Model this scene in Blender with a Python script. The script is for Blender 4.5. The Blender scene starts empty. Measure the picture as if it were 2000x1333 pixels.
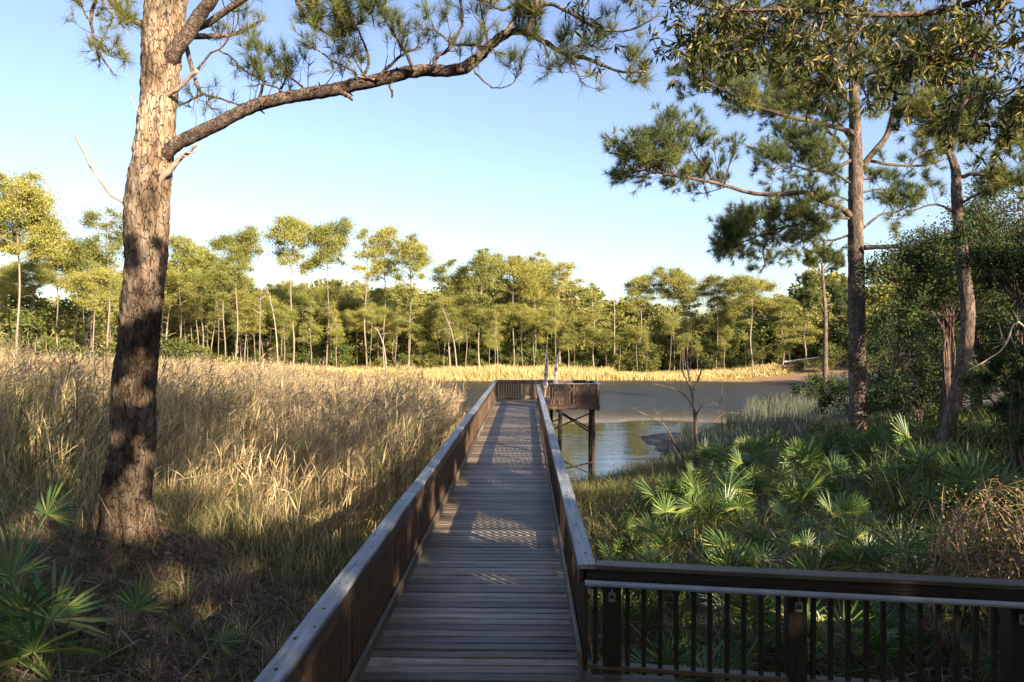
import bpy, math, random
import numpy as np
from mathutils import Vector, noise as mnoise
random.seed(7)
RG = np.random.default_rng(11)
scene = bpy.context.scene
COL = scene.collection

# ------------------------------------------------------------------ camera, sky, sun
CAMZ, F = 6.0, 1400.0            # eye above the water; focal length in photo pixels (2000 wide)
cd = bpy.data.cameras.new('camera'); cd.sensor_width = 36; cd.lens = 36*F/2000
cd.clip_end = 3000; cd.clip_start = 0.05
cam = bpy.data.objects.new('camera', cd); COL.objects.link(cam)
cam.location = (0, 0, CAMZ); cam.rotation_euler = (math.radians(90), 0, 0)
scene.camera = cam

SUN_EL, SUN_AZ = math.radians(21), math.radians(39)     # azimuth: to the right of straight behind
S = Vector((math.sin(SUN_AZ)*math.cos(SUN_EL), -math.cos(SUN_AZ)*math.cos(SUN_EL), math.sin(SUN_EL)))
w = bpy.data.worlds.new('World'); scene.world = w; w.use_nodes = True
nt = w.node_tree; nt.nodes.clear()
sky = nt.nodes.new('ShaderNodeTexSky'); sky.sky_type = 'NISHITA'; sky.sun_disc = False
sky.sun_elevation = SUN_EL; sky.sun_rotation = math.atan2(S.x, S.y)
sky.altitude = 0; sky.air_density = 1.0; sky.dust_density = 1.6; sky.ozone_density = 2.0
bg = nt.nodes.new('ShaderNodeBackground'); bg.inputs[1].default_value = 0.10
wo = nt.nodes.new('ShaderNodeOutputWorld')
hs = nt.nodes.new('ShaderNodeHueSaturation'); hs.inputs['Hue'].default_value = .514; hs.inputs['Saturation'].default_value = .98; hs.inputs['Value'].default_value = 1.0
nt.links.new(sky.outputs[0], hs.inputs['Color']); nt.links.new(hs.outputs[0], bg.inputs[0]); nt.links.new(bg.outputs[0], wo.inputs[0])
sl = bpy.data.lights.new('sun', 'SUN'); sl.energy = 5.0; sl.angle = math.radians(0.5); sl.color = (1.0, 0.83, 0.62)
so = bpy.data.objects.new('sun', sl); COL.objects.link(so)
so.rotation_euler = S.to_track_quat('Z', 'Y').to_euler()
scene.view_settings.view_transform = 'Standard'; scene.view_settings.look = 'None'
scene.view_settings.exposure = 1.6; scene.view_settings.gamma = 1.0
scene.cycles.max_bounces = 6; scene.cycles.diffuse_bounces = 3; scene.cycles.glossy_bounces = 3
scene.cycles.transmission_bounces = 2; scene.cycles.transparent_max_bounces = 4

def P(px, py, Y):
    """real position of what the photo shows at px, py when it stands Y metres ahead"""
    return np.array([(px-1000)/F*Y, Y, CAMZ-(py-666.5)/F*Y])

# ------------------------------------------------------------------ materials
def mat(name, stops, rough=0.8, noise=None, bump=None, trans=0.0, island=0.0, obj_rand=0.0, coords='Object', spec=0.3, vor=None, stain=None, zfade=None):
    """stops: colour ramp [(pos, rgb)]; driver = noise and/or island random. noise=(scale, stretch xyz, detail)"""
    m = bpy.data.materials.new(name); m.use_nodes = True
    n = m.node_tree.nodes; L = m.node_tree.links; n.clear()
    out = n.new('ShaderNodeOutputMaterial'); b = n.new('ShaderNodeBsdfPrincipled')
    b.inputs['Roughness'].default_value = rough; b.inputs['Specular IOR Level'].default_value = spec
    ramp = n.new('ShaderNodeValToRGB'); cr = ramp.color_ramp
    while len(cr.elements) < len(stops): cr.elements.new(0.5)
    for e, (p, c) in zip(cr.elements, stops): e.position = p; e.color = (*c, 1)
    tc = n.new('ShaderNodeTexCoord'); val = None
    def nz(scale, st, det):
        mp = n.new('ShaderNodeMapping'); mp.inputs['Scale'].default_value = st
        L.new(tc.outputs[coords], mp.inputs[0])
        t = n.new('ShaderNodeTexNoise'); t.inputs['Scale'].default_value = scale; t.inputs['Detail'].default_value = det
        t.inputs['Roughness'].default_value = 0.6
        L.new(mp.outputs[0], t.inputs['Vector']); return t.outputs['Fac'], mp
    def mix(a, bb, f):
        x = n.new('ShaderNodeMix'); x.inputs['Factor'].default_value = f
        L.new(a, x.inputs['A']); L.new(bb, x.inputs['B']); return x.outputs['Result']
    if noise:
        val, _ = nz(*noise)
        st = n.new('ShaderNodeMapRange'); st.inputs['From Min'].default_value = 0.28; st.inputs['From Max'].default_value = 0.72
        L.new(val, st.inputs[0]); val = st.outputs[0]
    if vor:
        mp = n.new('ShaderNodeMapping'); mp.inputs['Scale'].default_value = vor[1]
        L.new(tc.outputs[coords], mp.inputs[0])
        nn = n.new('ShaderNodeTexNoise'); nn.inputs['Scale'].default_value = 7.0; nn.inputs['Detail'].default_value = 6
        L.new(mp.outputs[0], nn.inputs['Vector'])
        ad = n.new('ShaderNodeMix'); ad.data_type = 'VECTOR'; ad.inputs['Factor'].default_value = 0.16
        L.new(mp.outputs[0], ad.inputs[4]); L.new(nn.outputs['Color'], ad.inputs[5])
        v = n.new('ShaderNodeTexVoronoi'); v.feature = 'DISTANCE_TO_EDGE'; v.inputs['Scale'].default_value = vor[0]
        L.new(ad.outputs[1], v.inputs['Vector'])
        mr = n.new('ShaderNodeMapRange'); mr.inputs['From Max'].default_value = vor[2]
        L.new(v.outputs['Distance'], mr.inputs[0]); vv = mr.outputs[0]
    if island:
        g = n.new('ShaderNodeNewGeometry'); r = g.outputs['Random Per Island']
        val = r if val is None else mix(val, r, island)
    if obj_rand:
        oi = n.new('ShaderNodeObjectInfo'); r = oi.outputs['Random']
        val = r if val is None else mix(val, r, obj_rand)
    col = None
    if val is not None:
        L.new(val, ramp.inputs[0]); col = ramp.outputs[0]
    else:
        ramp.inputs[0].default_value = 0.5; col = ramp.outputs[0]
    if vor:   # dark fissures between plates
        mc = n.new('ShaderNodeMix'); mc.data_type = 'RGBA'; mc.inputs[6].default_value = (*vor[3], 1)
        L.new(vv, mc.inputs[0]); L.new(col, mc.inputs[7]); col = mc.outputs[2]
    if stain:  # large weather stains: (scale, darkest factor)
        f_, _ = nz(stain[0], (1, 1, 1), 5)
        r2 = n.new('ShaderNodeMapRange'); r2.inputs['From Min'].default_value = .35; r2.inputs['From Max'].default_value = .65; r2.inputs['To Min'].default_value = stain[1]
        L.new(f_, r2.inputs[0]); mm = n.new('ShaderNodeMix'); mm.data_type = 'RGBA'; mm.blend_type = 'MULTIPLY'; mm.inputs[0].default_value = 1
        L.new(col, mm.inputs[6]); L.new(r2.outputs[0], mm.inputs[7]); col = mm.outputs[2]
    if zfade:  # shade painted in low on the stem, along with its darker older bark: (z0, z1, factor)
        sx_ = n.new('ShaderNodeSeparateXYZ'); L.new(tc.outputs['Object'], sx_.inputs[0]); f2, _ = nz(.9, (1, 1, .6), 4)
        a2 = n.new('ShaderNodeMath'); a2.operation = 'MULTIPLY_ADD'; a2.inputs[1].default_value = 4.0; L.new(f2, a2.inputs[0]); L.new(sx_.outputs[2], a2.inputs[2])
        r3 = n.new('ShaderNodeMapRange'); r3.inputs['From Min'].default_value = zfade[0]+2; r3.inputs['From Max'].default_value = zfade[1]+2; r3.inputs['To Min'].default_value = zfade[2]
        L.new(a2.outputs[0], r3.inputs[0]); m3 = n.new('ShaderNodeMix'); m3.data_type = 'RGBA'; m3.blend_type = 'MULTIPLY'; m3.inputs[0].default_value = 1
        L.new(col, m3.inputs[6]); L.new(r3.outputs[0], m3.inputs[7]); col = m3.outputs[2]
    L.new(col, b.inputs['Base Color'])
    if bump:
        h, _ = nz(bump[0], bump[1], 6)
        if vor: 
            am = n.new('ShaderNodeMath'); am.operation = 'MULTIPLY_ADD'; am.inputs[1].default_value = 0.5
            L.new(h, am.inputs[0]); L.new(vv, am.inputs[2]); h = am.outputs[0]
        bp = n.new('ShaderNodeBump'); bp.inputs['Strength'].default_value = bump[2]; bp.inputs['Distance'].default_value = bump[3]
        L.new(h, bp.inputs['Height']); L.new(bp.outputs[0], b.inputs['Normal'])
    sh = b.outputs[0]
    if trans:
        t = n.new('ShaderNodeBsdfTranslucent'); L.new(col, t.inputs[0])
        ms = n.new('ShaderNodeMixShader'); ms.inputs[0].default_value = trans
        L.new(sh, ms.inputs[1]); L.new(t.outputs[0], ms.inputs[2]); sh = ms.outputs[0]
    L.new(sh, out.inputs[0])
    return m

M = {}
# weathered boards: grain stretched along x / y / z of the object
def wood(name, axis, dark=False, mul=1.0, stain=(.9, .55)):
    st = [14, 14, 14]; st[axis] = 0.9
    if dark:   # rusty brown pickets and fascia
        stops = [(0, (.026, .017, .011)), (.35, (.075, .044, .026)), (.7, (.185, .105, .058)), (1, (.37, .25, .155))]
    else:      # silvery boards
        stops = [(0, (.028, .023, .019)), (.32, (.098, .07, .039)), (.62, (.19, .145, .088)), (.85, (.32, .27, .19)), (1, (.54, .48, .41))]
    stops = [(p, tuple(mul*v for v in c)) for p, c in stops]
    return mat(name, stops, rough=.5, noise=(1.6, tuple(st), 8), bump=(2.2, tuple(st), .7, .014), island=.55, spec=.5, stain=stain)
M['deck'] = wood('weathered_deck_wood', 0)
M['cap'] = mat('weathered_cap_wood', [(0, (.07, .07, .072)), (.35, (.17, .175, .18)), (.7, (.30, .305, .315)), (1, (.52, .52, .53))], rough=.5, noise=(1.6, (.9, 14, 14), 8), bump=(2.2, (.9, 14, 14), .7, .014), island=.3, spec=.5, stain=(1.2, .7))
M['dark_h'] = wood('shade_dark_rail_wood', 0, True, .17); M['dark_post'] = wood('shade_dark_post_wood', 2, True, .14); M['dark_cap'] = wood('shade_dark_cap_wood', 0, mul=.6)  # foreground shade put into the front railing's wood colours
M['brown_h'] = wood('brown_rail_wood', 0, True)
M['brown_v'] = wood('brown_picket_wood', 2, True, .85)
M['rail_v'] = wood('shaded_picket_wood', 2, True, .62); M['rail_h'] = wood('shaded_long_rail_wood', 0, True, .62)  # brown wood darkened to hold the long railings' shade
M['dark_v'] = mat('creosoted_piling', [(0, (.015, .012, .01)), (1, (.07, .055, .045))], noise=(3, (6, 6, .6), 5), bump=(5, (4, 4, .5), .5, .02))
M['steel'] = mat('galvanised_pipe', [(0, (.26, .26, .27)), (1, (.38, .38, .40))], rough=.35, noise=(6, (1, 1, 1), 3), spec=.6)
M['bolt'] = mat('bracket_metal', [(0, (.14, .135, .125)), (1, (.28, .27, .25))], rough=.45, noise=(30, (1, 1, 1), 3))
M['knot'] = mat('dark_knot', [(0, (.02, .017, .015)), (1, (.05, .04, .035))], noise=(40, (1, 1, 1), 3))
BARKV = ((.045, .028, .02))
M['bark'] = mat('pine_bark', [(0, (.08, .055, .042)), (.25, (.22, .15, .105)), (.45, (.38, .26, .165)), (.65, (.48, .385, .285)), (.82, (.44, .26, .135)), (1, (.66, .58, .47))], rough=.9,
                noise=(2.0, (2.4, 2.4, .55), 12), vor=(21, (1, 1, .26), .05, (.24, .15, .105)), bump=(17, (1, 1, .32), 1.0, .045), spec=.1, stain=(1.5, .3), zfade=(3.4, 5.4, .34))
M['bark_small'] = mat('branch_bark', [(0, (.05, .035, .03)), (.5, (.15, .11, .085)), (1, (.30, .22, .16))], rough=.9,
                noise=(9, (1, 1, 1), 5), vor=(26, (1, 1, .8), .12, (.03, .022, .018)), bump=(40, (1, 1, 1), .7, .01), spec=.1)
M['bark_grey'] = mat('grey_pine_bark', [(0, (.06, .047, .04)), (.5, (.145, .108, .085)), (1, (.28, .21, .165))], rough=.9,
                noise=(2.5, (2, 2, .7), 6), vor=(13, (1, 1, .35), .08, (.06, .048, .042)), bump=(18, (1, 1, .5), .8, .025), spec=.1)
M['bark_far'] = mat('pale_trunk_bark', [(0, (.13, .10, .08)), (1, (.36, .30, .235))], rough=.9, noise=(1.5, (1, 1, .3), 4), obj_rand=.6, spec=.1)
M['deadwood'] = mat('bare_dead_wood', [(0, (.26, .18, .13)), (1, (.50, .39, .30))], rough=.8, noise=(5, (1, 1, 1), 4), spec=.15)
M['twig'] = mat('twig_wood', [(0, (.06, .04, .035)), (1, (.2, .14, .11))], rough=.9, noise=(6, (1, 1, 1), 2), spec=.1)
M['needle'] = mat('pine_needles', [(0, (.03, .05, .02)), (.45, (.10, .125, .035)), (.75, (.24, .23, .045)), (1, (.40, .31, .09))], rough=.5,
                  island=.5, noise=(.7, (1, 1, 1), 2), trans=.25)
M['needle_mid'] = mat('pine_needles_dark', [(0, (.035, .06, .025)), (.5, (.10, .13, .04)), (.8, (.22, .22, .05)), (1, (.40, .32, .09))], rough=.5,
                  island=.5, noise=(.5, (1, 1, 1), 2), trans=.22)
M['needle_far'] = mat('far_pine_foliage', [(0, (.085, .11, .03)), (.4, (.225, .23, .055)), (.75, (.40, .36, .09)), (1, (.52, .42, .15))], rough=.6,
                  island=.35, noise=(.25, (1, 1, 1), 2), obj_rand=.3, trans=.3)
M['leaf_far'] = mat('far_broadleaf_foliage', [(0, (.04, .06, .018)), (.5, (.12, .14, .03)), (.8, (.23, .215, .045)), (1, (.32, .24, .10))], rough=.6,
                  island=.35, noise=(.3, (1, 1, 1), 2), obj_rand=.4, trans=.25)
M['leaf_dark'] = mat('dark_evergreen_foliage', [(0, (.02, .04, .016)), (.5, (.055, .09, .03)), (.85, (.12, .14, .035)), (1, (.28, .23, .08))], rough=.6, spec=.12,
                  island=.6, noise=(.4, (1, 1, 1), 2), trans=.2)
M['leaf_bay'] = mat('glossy_bay_leaves', [(0, (.025, .045, .014)), (.5, (.085, .105, .025)), (.8, (.20, .19, .04)), (1, (.5, .38, .13))], rough=.48, island=1.0, trans=.22, spec=.35)
M['frond'] = mat('palmetto_green', [(0, (.042, .10, .03)), (.5, (.095, .165, .04)), (.8, (.21, .26, .055)), (1, (.52, .45, .12))], rough=.38, island=.8,
                 noise=(.8, (1, 1, 1), 2), trans=.2, spec=.5)
M['frond_yellow'] = mat('palmetto_yellowing', [(0, (.10, .13, .03)), (1, (.35, .30, .07))], rough=.5, island=1, trans=.2)
M['frond_dead'] = mat('palmetto_dead', [(0, (.18, .12, .09)), (1, (.42, .32, .27))], rough=.8, island=1)
M['reed'] = mat('reed_straw', [(0, (.14, .10, .05)), (.3, (.36, .265, .13)), (.65, (.60, .465, .24)), (1, (.78, .64, .40))], rough=.7, island=.7, noise=(.22, (1, 1, 1), 3), trans=.25)
M['reed_green'] = mat('reed_green', [(0, (.04, .07, .02)), (.6, (.11, .14, .035)), (1, (.25, .25, .08))], rough=.6, island=1, trans=.25)
M['plume'] = mat('reed_plume', [(0, (.11, .075, .05)), (.5, (.30, .215, .13)), (1, (.56, .44, .27))], rough=.9, island=1, trans=.3)
M['gold'] = mat('golden_marsh_grass', [(0, (.36, .26, .10)), (.5, (.60, .47, .20)), (1, (.74, .62, .32))], rough=.7, island=.6, noise=(.08, (1, 1, 1), 3), trans=.25)
M['sedge'] = mat('sedge_blades', [(0, (.04, .07, .02)), (.45, (.11, .14, .035)), (.75, (.24, .22, .08)), (1, (.46, .36, .17))], rough=.5, island=.75, noise=(.6, (1, 1, 1), 2), trans=.2)
M['greygrass'] = mat('grey_marsh_rush', [(0, (.05, .07, .045)), (.6, (.12, .14, .09)), (1, (.24, .22, .15))], rough=.7, island=.8, noise=(.3, (1, 1, 1), 2), trans=.2)
M['litter'] = mat('dry_litter', [(0, (.04, .025, .018)), (.5, (.15, .09, .058)), (1, (.42, .29, .20))], rough=.9, island=1)
M['vine'] = mat('dead_vine', [(0, (.16, .09, .06)), (1, (.46, .29, .19))], rough=.8, island=.8, noise=(3, (1, 1, 1), 2))
M['white'] = mat('pale_petals', [(0, (.78, .66, .64)), (1, (.88, .82, .80))], rough=.7, island=1)
M['maroon'] = mat('dark_petals', [(0, (.12, .03, .06)), (1, (.28, .07, .12))], rough=.7, island=1)
M['rail_metal'] = mat('guard_rail_metal', [(0, (.5, .5, .48)), (1, (.62, .61, .58))], rough=.5, noise=(2, (1, 1, 1), 2))

def ground_mat():
    m = bpy.data.materials.new('ground_soil'); m.use_nodes = True
    n = m.node_tree.nodes; L = m.node_tree.links; b = n['Principled BSDF']; b.inputs['Roughness'].default_value = .95
    tc = n.new('ShaderNodeTexCoord')
    t = n.new('ShaderNodeTexNoise'); t.inputs['Scale'].default_value = .9; t.inputs['Detail'].default_value = 9; t.inputs['Roughness'].default_value = .7
    L.new(tc.outputs['Object'], t.inputs['Vector'])
    r = n.new('ShaderNodeValToRGB'); cr = r.color_ramp
    for e, (p, c) in zip([cr.elements[0], cr.elements[1], cr.elements.new(.5)], [(.3, (.02, .014, .010)), (.72, (.10, .062, .04)), (.5, (.05, .032, .021))]): e.position = p; e.color = (*c, 1)
    L.new(t.outputs[0], r.inputs[0])
    # bare mud where the bank meets the water, rusty grass on the far bank
    g = n.new('ShaderNodeSeparateXYZ'); L.new(tc.outputs['Object'], g.inputs[0])
    mr = n.new('ShaderNodeMapRange'); mr.inputs['From Min'].default_value = .05; mr.inputs['From Max'].default_value = .4; L.new(g.outputs[2], mr.inputs[0])
    mx = n.new('ShaderNodeMix'); mx.data_type = 'RGBA'; mx.inputs[6].default_value = (.045, .040, .038, 1)
    L.new(mr.outputs[0], mx.inputs[0]); L.new(r.outputs[0], mx.inputs[7])
    mr2 = n.new('ShaderNodeMapRange'); mr2.inputs['From Min'].default_value = 100; mr2.inputs['From Max'].default_value = 106; L.new(g.outputs[1], mr2.inputs[0])
    mx2 = n.new('ShaderNodeMix'); mx2.data_type = 'RGBA'; mx2.inputs[7].default_value = (.30, .18, .085, 1)
    L.new(mr2.outputs[0], mx2.inputs[0]); L.new(mx.outputs[2], mx2.inputs[6])
    L.new(mx2.outputs[2], b.inputs['Base Color'])
    t2 = n.new('ShaderNodeTexNoise'); t2.inputs['Scale'].default_value = 9; t2.inputs['Detail'].default_value = 8
    L.new(tc.outputs['Object'], t2.inputs['Vector'])
    bp = n.new('ShaderNodeBump'); bp.inputs['Strength'].default_value = .9; bp.inputs['Distance'].default_value = .08
    L.new(t2.outputs[0], bp.inputs['Height']); L.new(bp.outputs[0], b.inputs['Normal'])
    return m
def water_mat():
    m = bpy.data.materials.new('pond_water'); m.use_nodes = True
    n = m.node_tree.nodes; L = m.node_tree.links; b = n['Principled BSDF']
    b.inputs['Base Color'].default_value = (.02, .024, .022, 1); b.inputs['Roughness'].default_value = .03
    b.inputs['IOR'].default_value = 1.38; b.inputs['Specular IOR Level'].default_value = 1.0
    tc = n.new('ShaderNodeTexCoord')
    def nz(sc, st, det):
        mp = n.new('ShaderNodeMapping'); mp.inputs['Scale'].default_value = st; L.new(tc.outputs['Object'], mp.inputs[0])
        t = n.new('ShaderNodeTexNoise'); t.inputs['Scale'].default_value = sc; t.inputs['Detail'].default_value = det
        L.new(mp.outputs[0], t.inputs['Vector']); return t.outputs['Fac']
    swell = nz(.5, (.6, 1.4, 1), 2); rip = nz(3.2, (.5, 1.8, 1), 3)
    # a breeze roughens the open middle of the pond; the near bay lies calm
    sp = n.new('ShaderNodeSeparateXYZ'); L.new(tc.outputs['Object'], sp.inputs[0])
    wob = nz(.06, (1, 1, 1), 2)
    ma = n.new('ShaderNodeMath'); ma.operation = 'MULTIPLY_ADD'; ma.inputs[1].default_value = 14; L.new(wob, ma.inputs[0]); L.new(sp.outputs[1], ma.inputs[2])
    mr = n.new('ShaderNodeMapRange'); mr.inputs['From Min'].default_value = 59; mr.inputs['From Max'].default_value = 68
    mr.inputs['To Min'].default_value = .022; mr.inputs['To Max'].default_value = .5; L.new(ma.outputs[0], mr.inputs[0])
    rr_ = n.new('ShaderNodeMapRange'); rr_.inputs['From Min'].default_value = 60; rr_.inputs['From Max'].default_value = 72; rr_.inputs['To Min'].default_value = .03; rr_.inputs['To Max'].default_value = .32; L.new(ma.outputs[0], rr_.inputs[0]); L.new(rr_.outputs[0], b.inputs['Roughness'])
    b1 = n.new('ShaderNodeBump'); b1.inputs['Distance'].default_value = 1.0; L.new(mr.outputs[0], b1.inputs['Strength']); L.new(rip, b1.inputs['Height'])
    b2 = n.new('ShaderNodeBump'); b2.inputs['Strength'].default_value = .02; b2.inputs['Distance'].default_value = 1.0
    L.new(swell, b2.inputs['Height']); L.new(b1.outputs[0], b2.inputs['Normal']); L.new(b2.outputs[0], b.inputs['Normal'])
    return m
M['ground'] = ground_mat(); M['water'] = water_mat()

# ------------------------------------------------------------------ mesh helpers
class MB:
    def __init__(s): s.V = []; s.F = {}; s.n = 0; s.mats = []
    def mi(s, m):
        if m not in s.mats: s.mats.append(m)
        return s.mats.index(m)
    def add(s, V, Fs, m='twig', smooth=False):
        V = np.asarray(V, float).reshape(-1, 3)
        if not (isinstance(Fs, list) and isinstance(Fs[0], np.ndarray)): Fs = [np.array(Fs)]
        k = s.mi(m)
        for Fa in Fs:
            Fa = np.asarray(Fa, int)
            if len(Fa): s.F.setdefault(Fa.shape[1], []).append((Fa + s.n, k, smooth))
        s.V.append(V); s.n += len(V)
    def build(s, name, parent=None, loc=None):
        me = bpy.data.meshes.new(name)
        V = np.concatenate(s.V) if s.V else np.zeros((0, 3))
        loops, starts, mis, sms = [], [], [], []; ofs = 0
        for k, lst in s.F.items():
            for Fa, mk, sm in lst:
                loops.append(Fa.ravel()); starts.append(ofs + np.arange(len(Fa))*k); ofs += Fa.size
                mis.append(np.full(len(Fa), mk)); sms.append(np.full(len(Fa), sm))
        loops = np.concatenate(loops); starts = np.concatenate(starts)
        me.vertices.add(len(V)); me.vertices.foreach_set('co', V.ravel().astype(np.float32))
        me.loops.add(len(loops)); me.loops.foreach_set('vertex_index', loops.astype(np.int32))
        me.polygons.add(len(starts)); me.polygons.foreach_set('loop_start', starts.astype(np.int32))
        me.polygons.foreach_set('material_index', np.concatenate(mis).astype(np.int32))
        me.polygons.foreach_set('use_smooth', np.concatenate(sms).astype(bool))
        for m in s.mats: me.materials.append(M[m])
        me.update(calc_edges=True); me.validate()
        o = bpy.data.objects.new(name, me); COL.objects.link(o)
        if parent: o.parent = parent
        if loc is not None: o.location = loc
        return o
def empty(name, label=None, cat=None, group=None, loc=(0, 0, 0), rz=0.0):
    o = bpy.data.objects.new(name, None); COL.objects.link(o); o.location = loc; o.rotation_euler = (0, 0, rz)
    o.empty_display_size = .3
    return tag(o, label, cat, group)
def tag(o, label=None, cat=None, group=None, kind=None):
    if label: o['label'] = label
    if cat: o['category'] = cat
    if group: o['group'] = group
    if kind: o['kind'] = kind
    return o
def copy_tree(o, parent=None, kids={}):
    c = o.copy(); COL.objects.link(c); c.parent = parent
    for ch in list(o.children): copy_tree(ch, c)
    return c

BOXF = np.array([[0, 3, 2, 1], [4, 5, 6, 7], [0, 1, 5, 4], [1, 2, 6, 5], [2, 3, 7, 6], [3, 0, 4, 7]])
def plank(mb, c, L, W, T, m, axis=0, ch=.006, segs=1, warp=0.0, skew=0.0):
    """chamfered board centred at c, length L along axis (0 x, 1 y, 2 z), W across, T thick (up, or y for vertical)"""
    a, b = W/2, T/2; e = min(ch, a*.6, b*.6)
    prof = np.array([[-a+e, -b], [a-e, -b], [a, -b+e], [a, b-e], [a-e, b], [-a+e, b], [-a, b-e], [-a, -b+e]])
    n = segs+1; V = np.zeros((n*8, 3)); t = np.linspace(-L/2, L/2, n)
    for i in range(n):
        q = prof.copy()
        if warp: q += RG.normal(0, warp, (1, 2)); 
        V[i*8:i*8+8, 0] = t[i]; V[i*8:i*8+8, 1] = q[:, 0] + skew*t[i]; V[i*8:i*8+8, 2] = q[:, 1]
    Fq = [[i*8+k, i*8+(k+1) % 8, (i+1)*8+(k+1) % 8, (i+1)*8+k] for i in range(segs) for k in range(8)]
    Fo = [list(range(7, -1, -1)), list(range((n-1)*8, n*8))]
    if axis == 1: V = V[:, [1, 0, 2]]*np.array([-1, 1, 1])
    if axis == 2: V = V[:, [1, 2, 0]]
    mb.add(V + np.array(c), [np.array(Fq)[:, ::-1], np.array(Fo)[:, ::-1]] if axis == 9 else [np.array(Fq), np.array(Fo)], m)
def catmull(pts, n):
    pts = np.asarray(pts, float)
    if len(pts) < 3: 
        t = np.linspace(0, 1, n)[:, None]; return pts[0]*(1-t) + pts[-1]*t
    p = np.vstack([2*pts[0]-pts[1], pts, 2*pts[-1]-pts[-2]]); m = len(pts)-1
    u = np.linspace(0, m, n); i = np.minimum(u.astype(int), m-1); f = (u-i)[:, None]
    a, b, c, d = p[i], p[i+1], p[i+2], p[i+3]
    return .5*((2*b) + (c-a)*f + (2*a-5*b+4*c-d)*f**2 + (3*b-a-3*c+d)*f**3)
def tube(mb, pts, rad, m, sides=6, closed=True, smooth=True, rough=0.0):
    pts = np.asarray(pts, float); n = len(pts); rad = np.broadcast_to(rad, (n,)) if np.ndim(rad) < 2 else rad
    T = np.gradient(pts, axis=0); T /= np.linalg.norm(T, axis=1)[:, None]+1e-9
    ref = np.array([0, 0, 1.]) if abs(T[0][2]) < .9 else np.array([1., 0, 0])
    U = np.cross(T, ref); U /= np.linalg.norm(U, axis=1)[:, None]+1e-9
    W = np.cross(T, U); an = np.arange(sides)*2*math.pi/sides
    r = rad[:, None, None]*(1 + (RG.uniform(-rough, rough, (n, sides, 1)) if rough else 0))
    V = pts[:, None] + r*(np.cos(an)[None, :, None]*U[:, None] + np.sin(an)[None, :, None]*W[:, None])
    i = np.arange(n-1)[:, None]*sides; k = np.arange(sides)[None]; k2 = (k+1) % sides
    Fq = np.stack([i+k, i+k2, i+sides+k2, i+sides+k], -1).reshape(-1, 4)
    mb.add(V.reshape(-1, 3), [Fq, np.array([list(range(sides-1, -1, -1)), list(range((n-1)*sides, n*sides))])], m, smooth)
def unit(v): return v/(np.linalg.norm(v, axis=-1, keepdims=True)+1e-9)
def needles(mb, Pn, D, nper, length, width, m, spread=.8, fwd=.9, droop=0.0):
    Pn = np.repeat(np.asarray(Pn), nper, 0); D = np.repeat(np.asarray(D), nper, 0); N = len(Pn)
    if not N: return
    d = unit(D*fwd + RG.normal(0, spread, (N, 3)) + np.array([0, 0, -droop])); s = unit(np.cross(d, RG.normal(0, 1, (N, 3))))
    l = length*RG.uniform(.6, 1.15, (N, 1)); b = Pn + D*RG.uniform(-.35, .15, (N, 1))*length
    V = np.stack([b - s*width/2, b + s*width/2, b + d*l], 1).reshape(-1, 3)
    mb.add(V, np.arange(3*N).reshape(-1, 3), m)
def leaves(mb, B, D, L, W, m, fold=.25, curl=0.0):
    """lance shaped leaves with a middle fold: B base, D direction"""
    N = len(B)
    if not N: return
    D = unit(D); s = unit(np.cross(D, RG.normal(0, .6, (N, 3)) + np.array([0, 0, 1.]))); up = np.cross(s, D)
    L = np.broadcast_to(L, (N,))[:, None]; W = np.broadcast_to(W, (N,))[:, None]
    mid = B + D*L*.5 - up*curl*L*.2; tip = B + D*L - up*curl*L
    V = np.stack([B, mid - s*W/2 + up*W*fold, mid, mid + s*W/2 + up*W*fold, tip], 1).reshape(-1, 3)
    i = np.arange(N)[:, None]*5
    Fc = np.concatenate([i + np.array([[0, 2, 1]]), i + np.array([[1, 2, 4]]), i + np.array([[0, 3, 2]]), i + np.array([[2, 3, 4]])])
    mb.add(V, Fc, m)
def blades(mb, B, h, lean, W, m, bend=.6):
    """grass blades: base B, height h, horizontal lean vectors (N,2) at the tip"""
    N = len(B); h = np.broadcast_to(h, (N,)); W = np.broadcast_to(W, (N,))
    a = RG.uniform(0, 2*math.pi, N); s = np.stack([np.cos(a), np.sin(a), np.zeros(N)], 1)*W[:, None]/2
    ln = np.concatenate([lean, np.zeros((N, 1))], 1)
    up = np.zeros((N, 3)); up[:, 2] = h
    m1 = B + up*.55 + ln*.22; tip = B + up*(1 - .25*bend*np.clip(np.linalg.norm(lean, axis=1)/np.maximum(h, .01), 0, 1.5))[:, None] + ln
    V = np.stack([B - s, B + s, m1 + s*.8, m1 - s*.8, tip], 1).reshape(-1, 3)
    i = np.arange(N)[:, None]*5
    mb.add(V, [i + np.array([[0, 1, 2, 3]]), i + np.array([[3, 2, 4]])], m)
def rpath(p, d, L, n=5, wob=.25, up=0.0):
    out = [np.array(p, float)]; d = unit(np.array(d, float)); st = L/(n-1)
    for i in range(n-1):
        d = unit(d + RG.normal(0, wob, 3)*.5 + np.array([0, 0, up])); out.append(out[-1] + d*st)
    return np.array(out)

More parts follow.
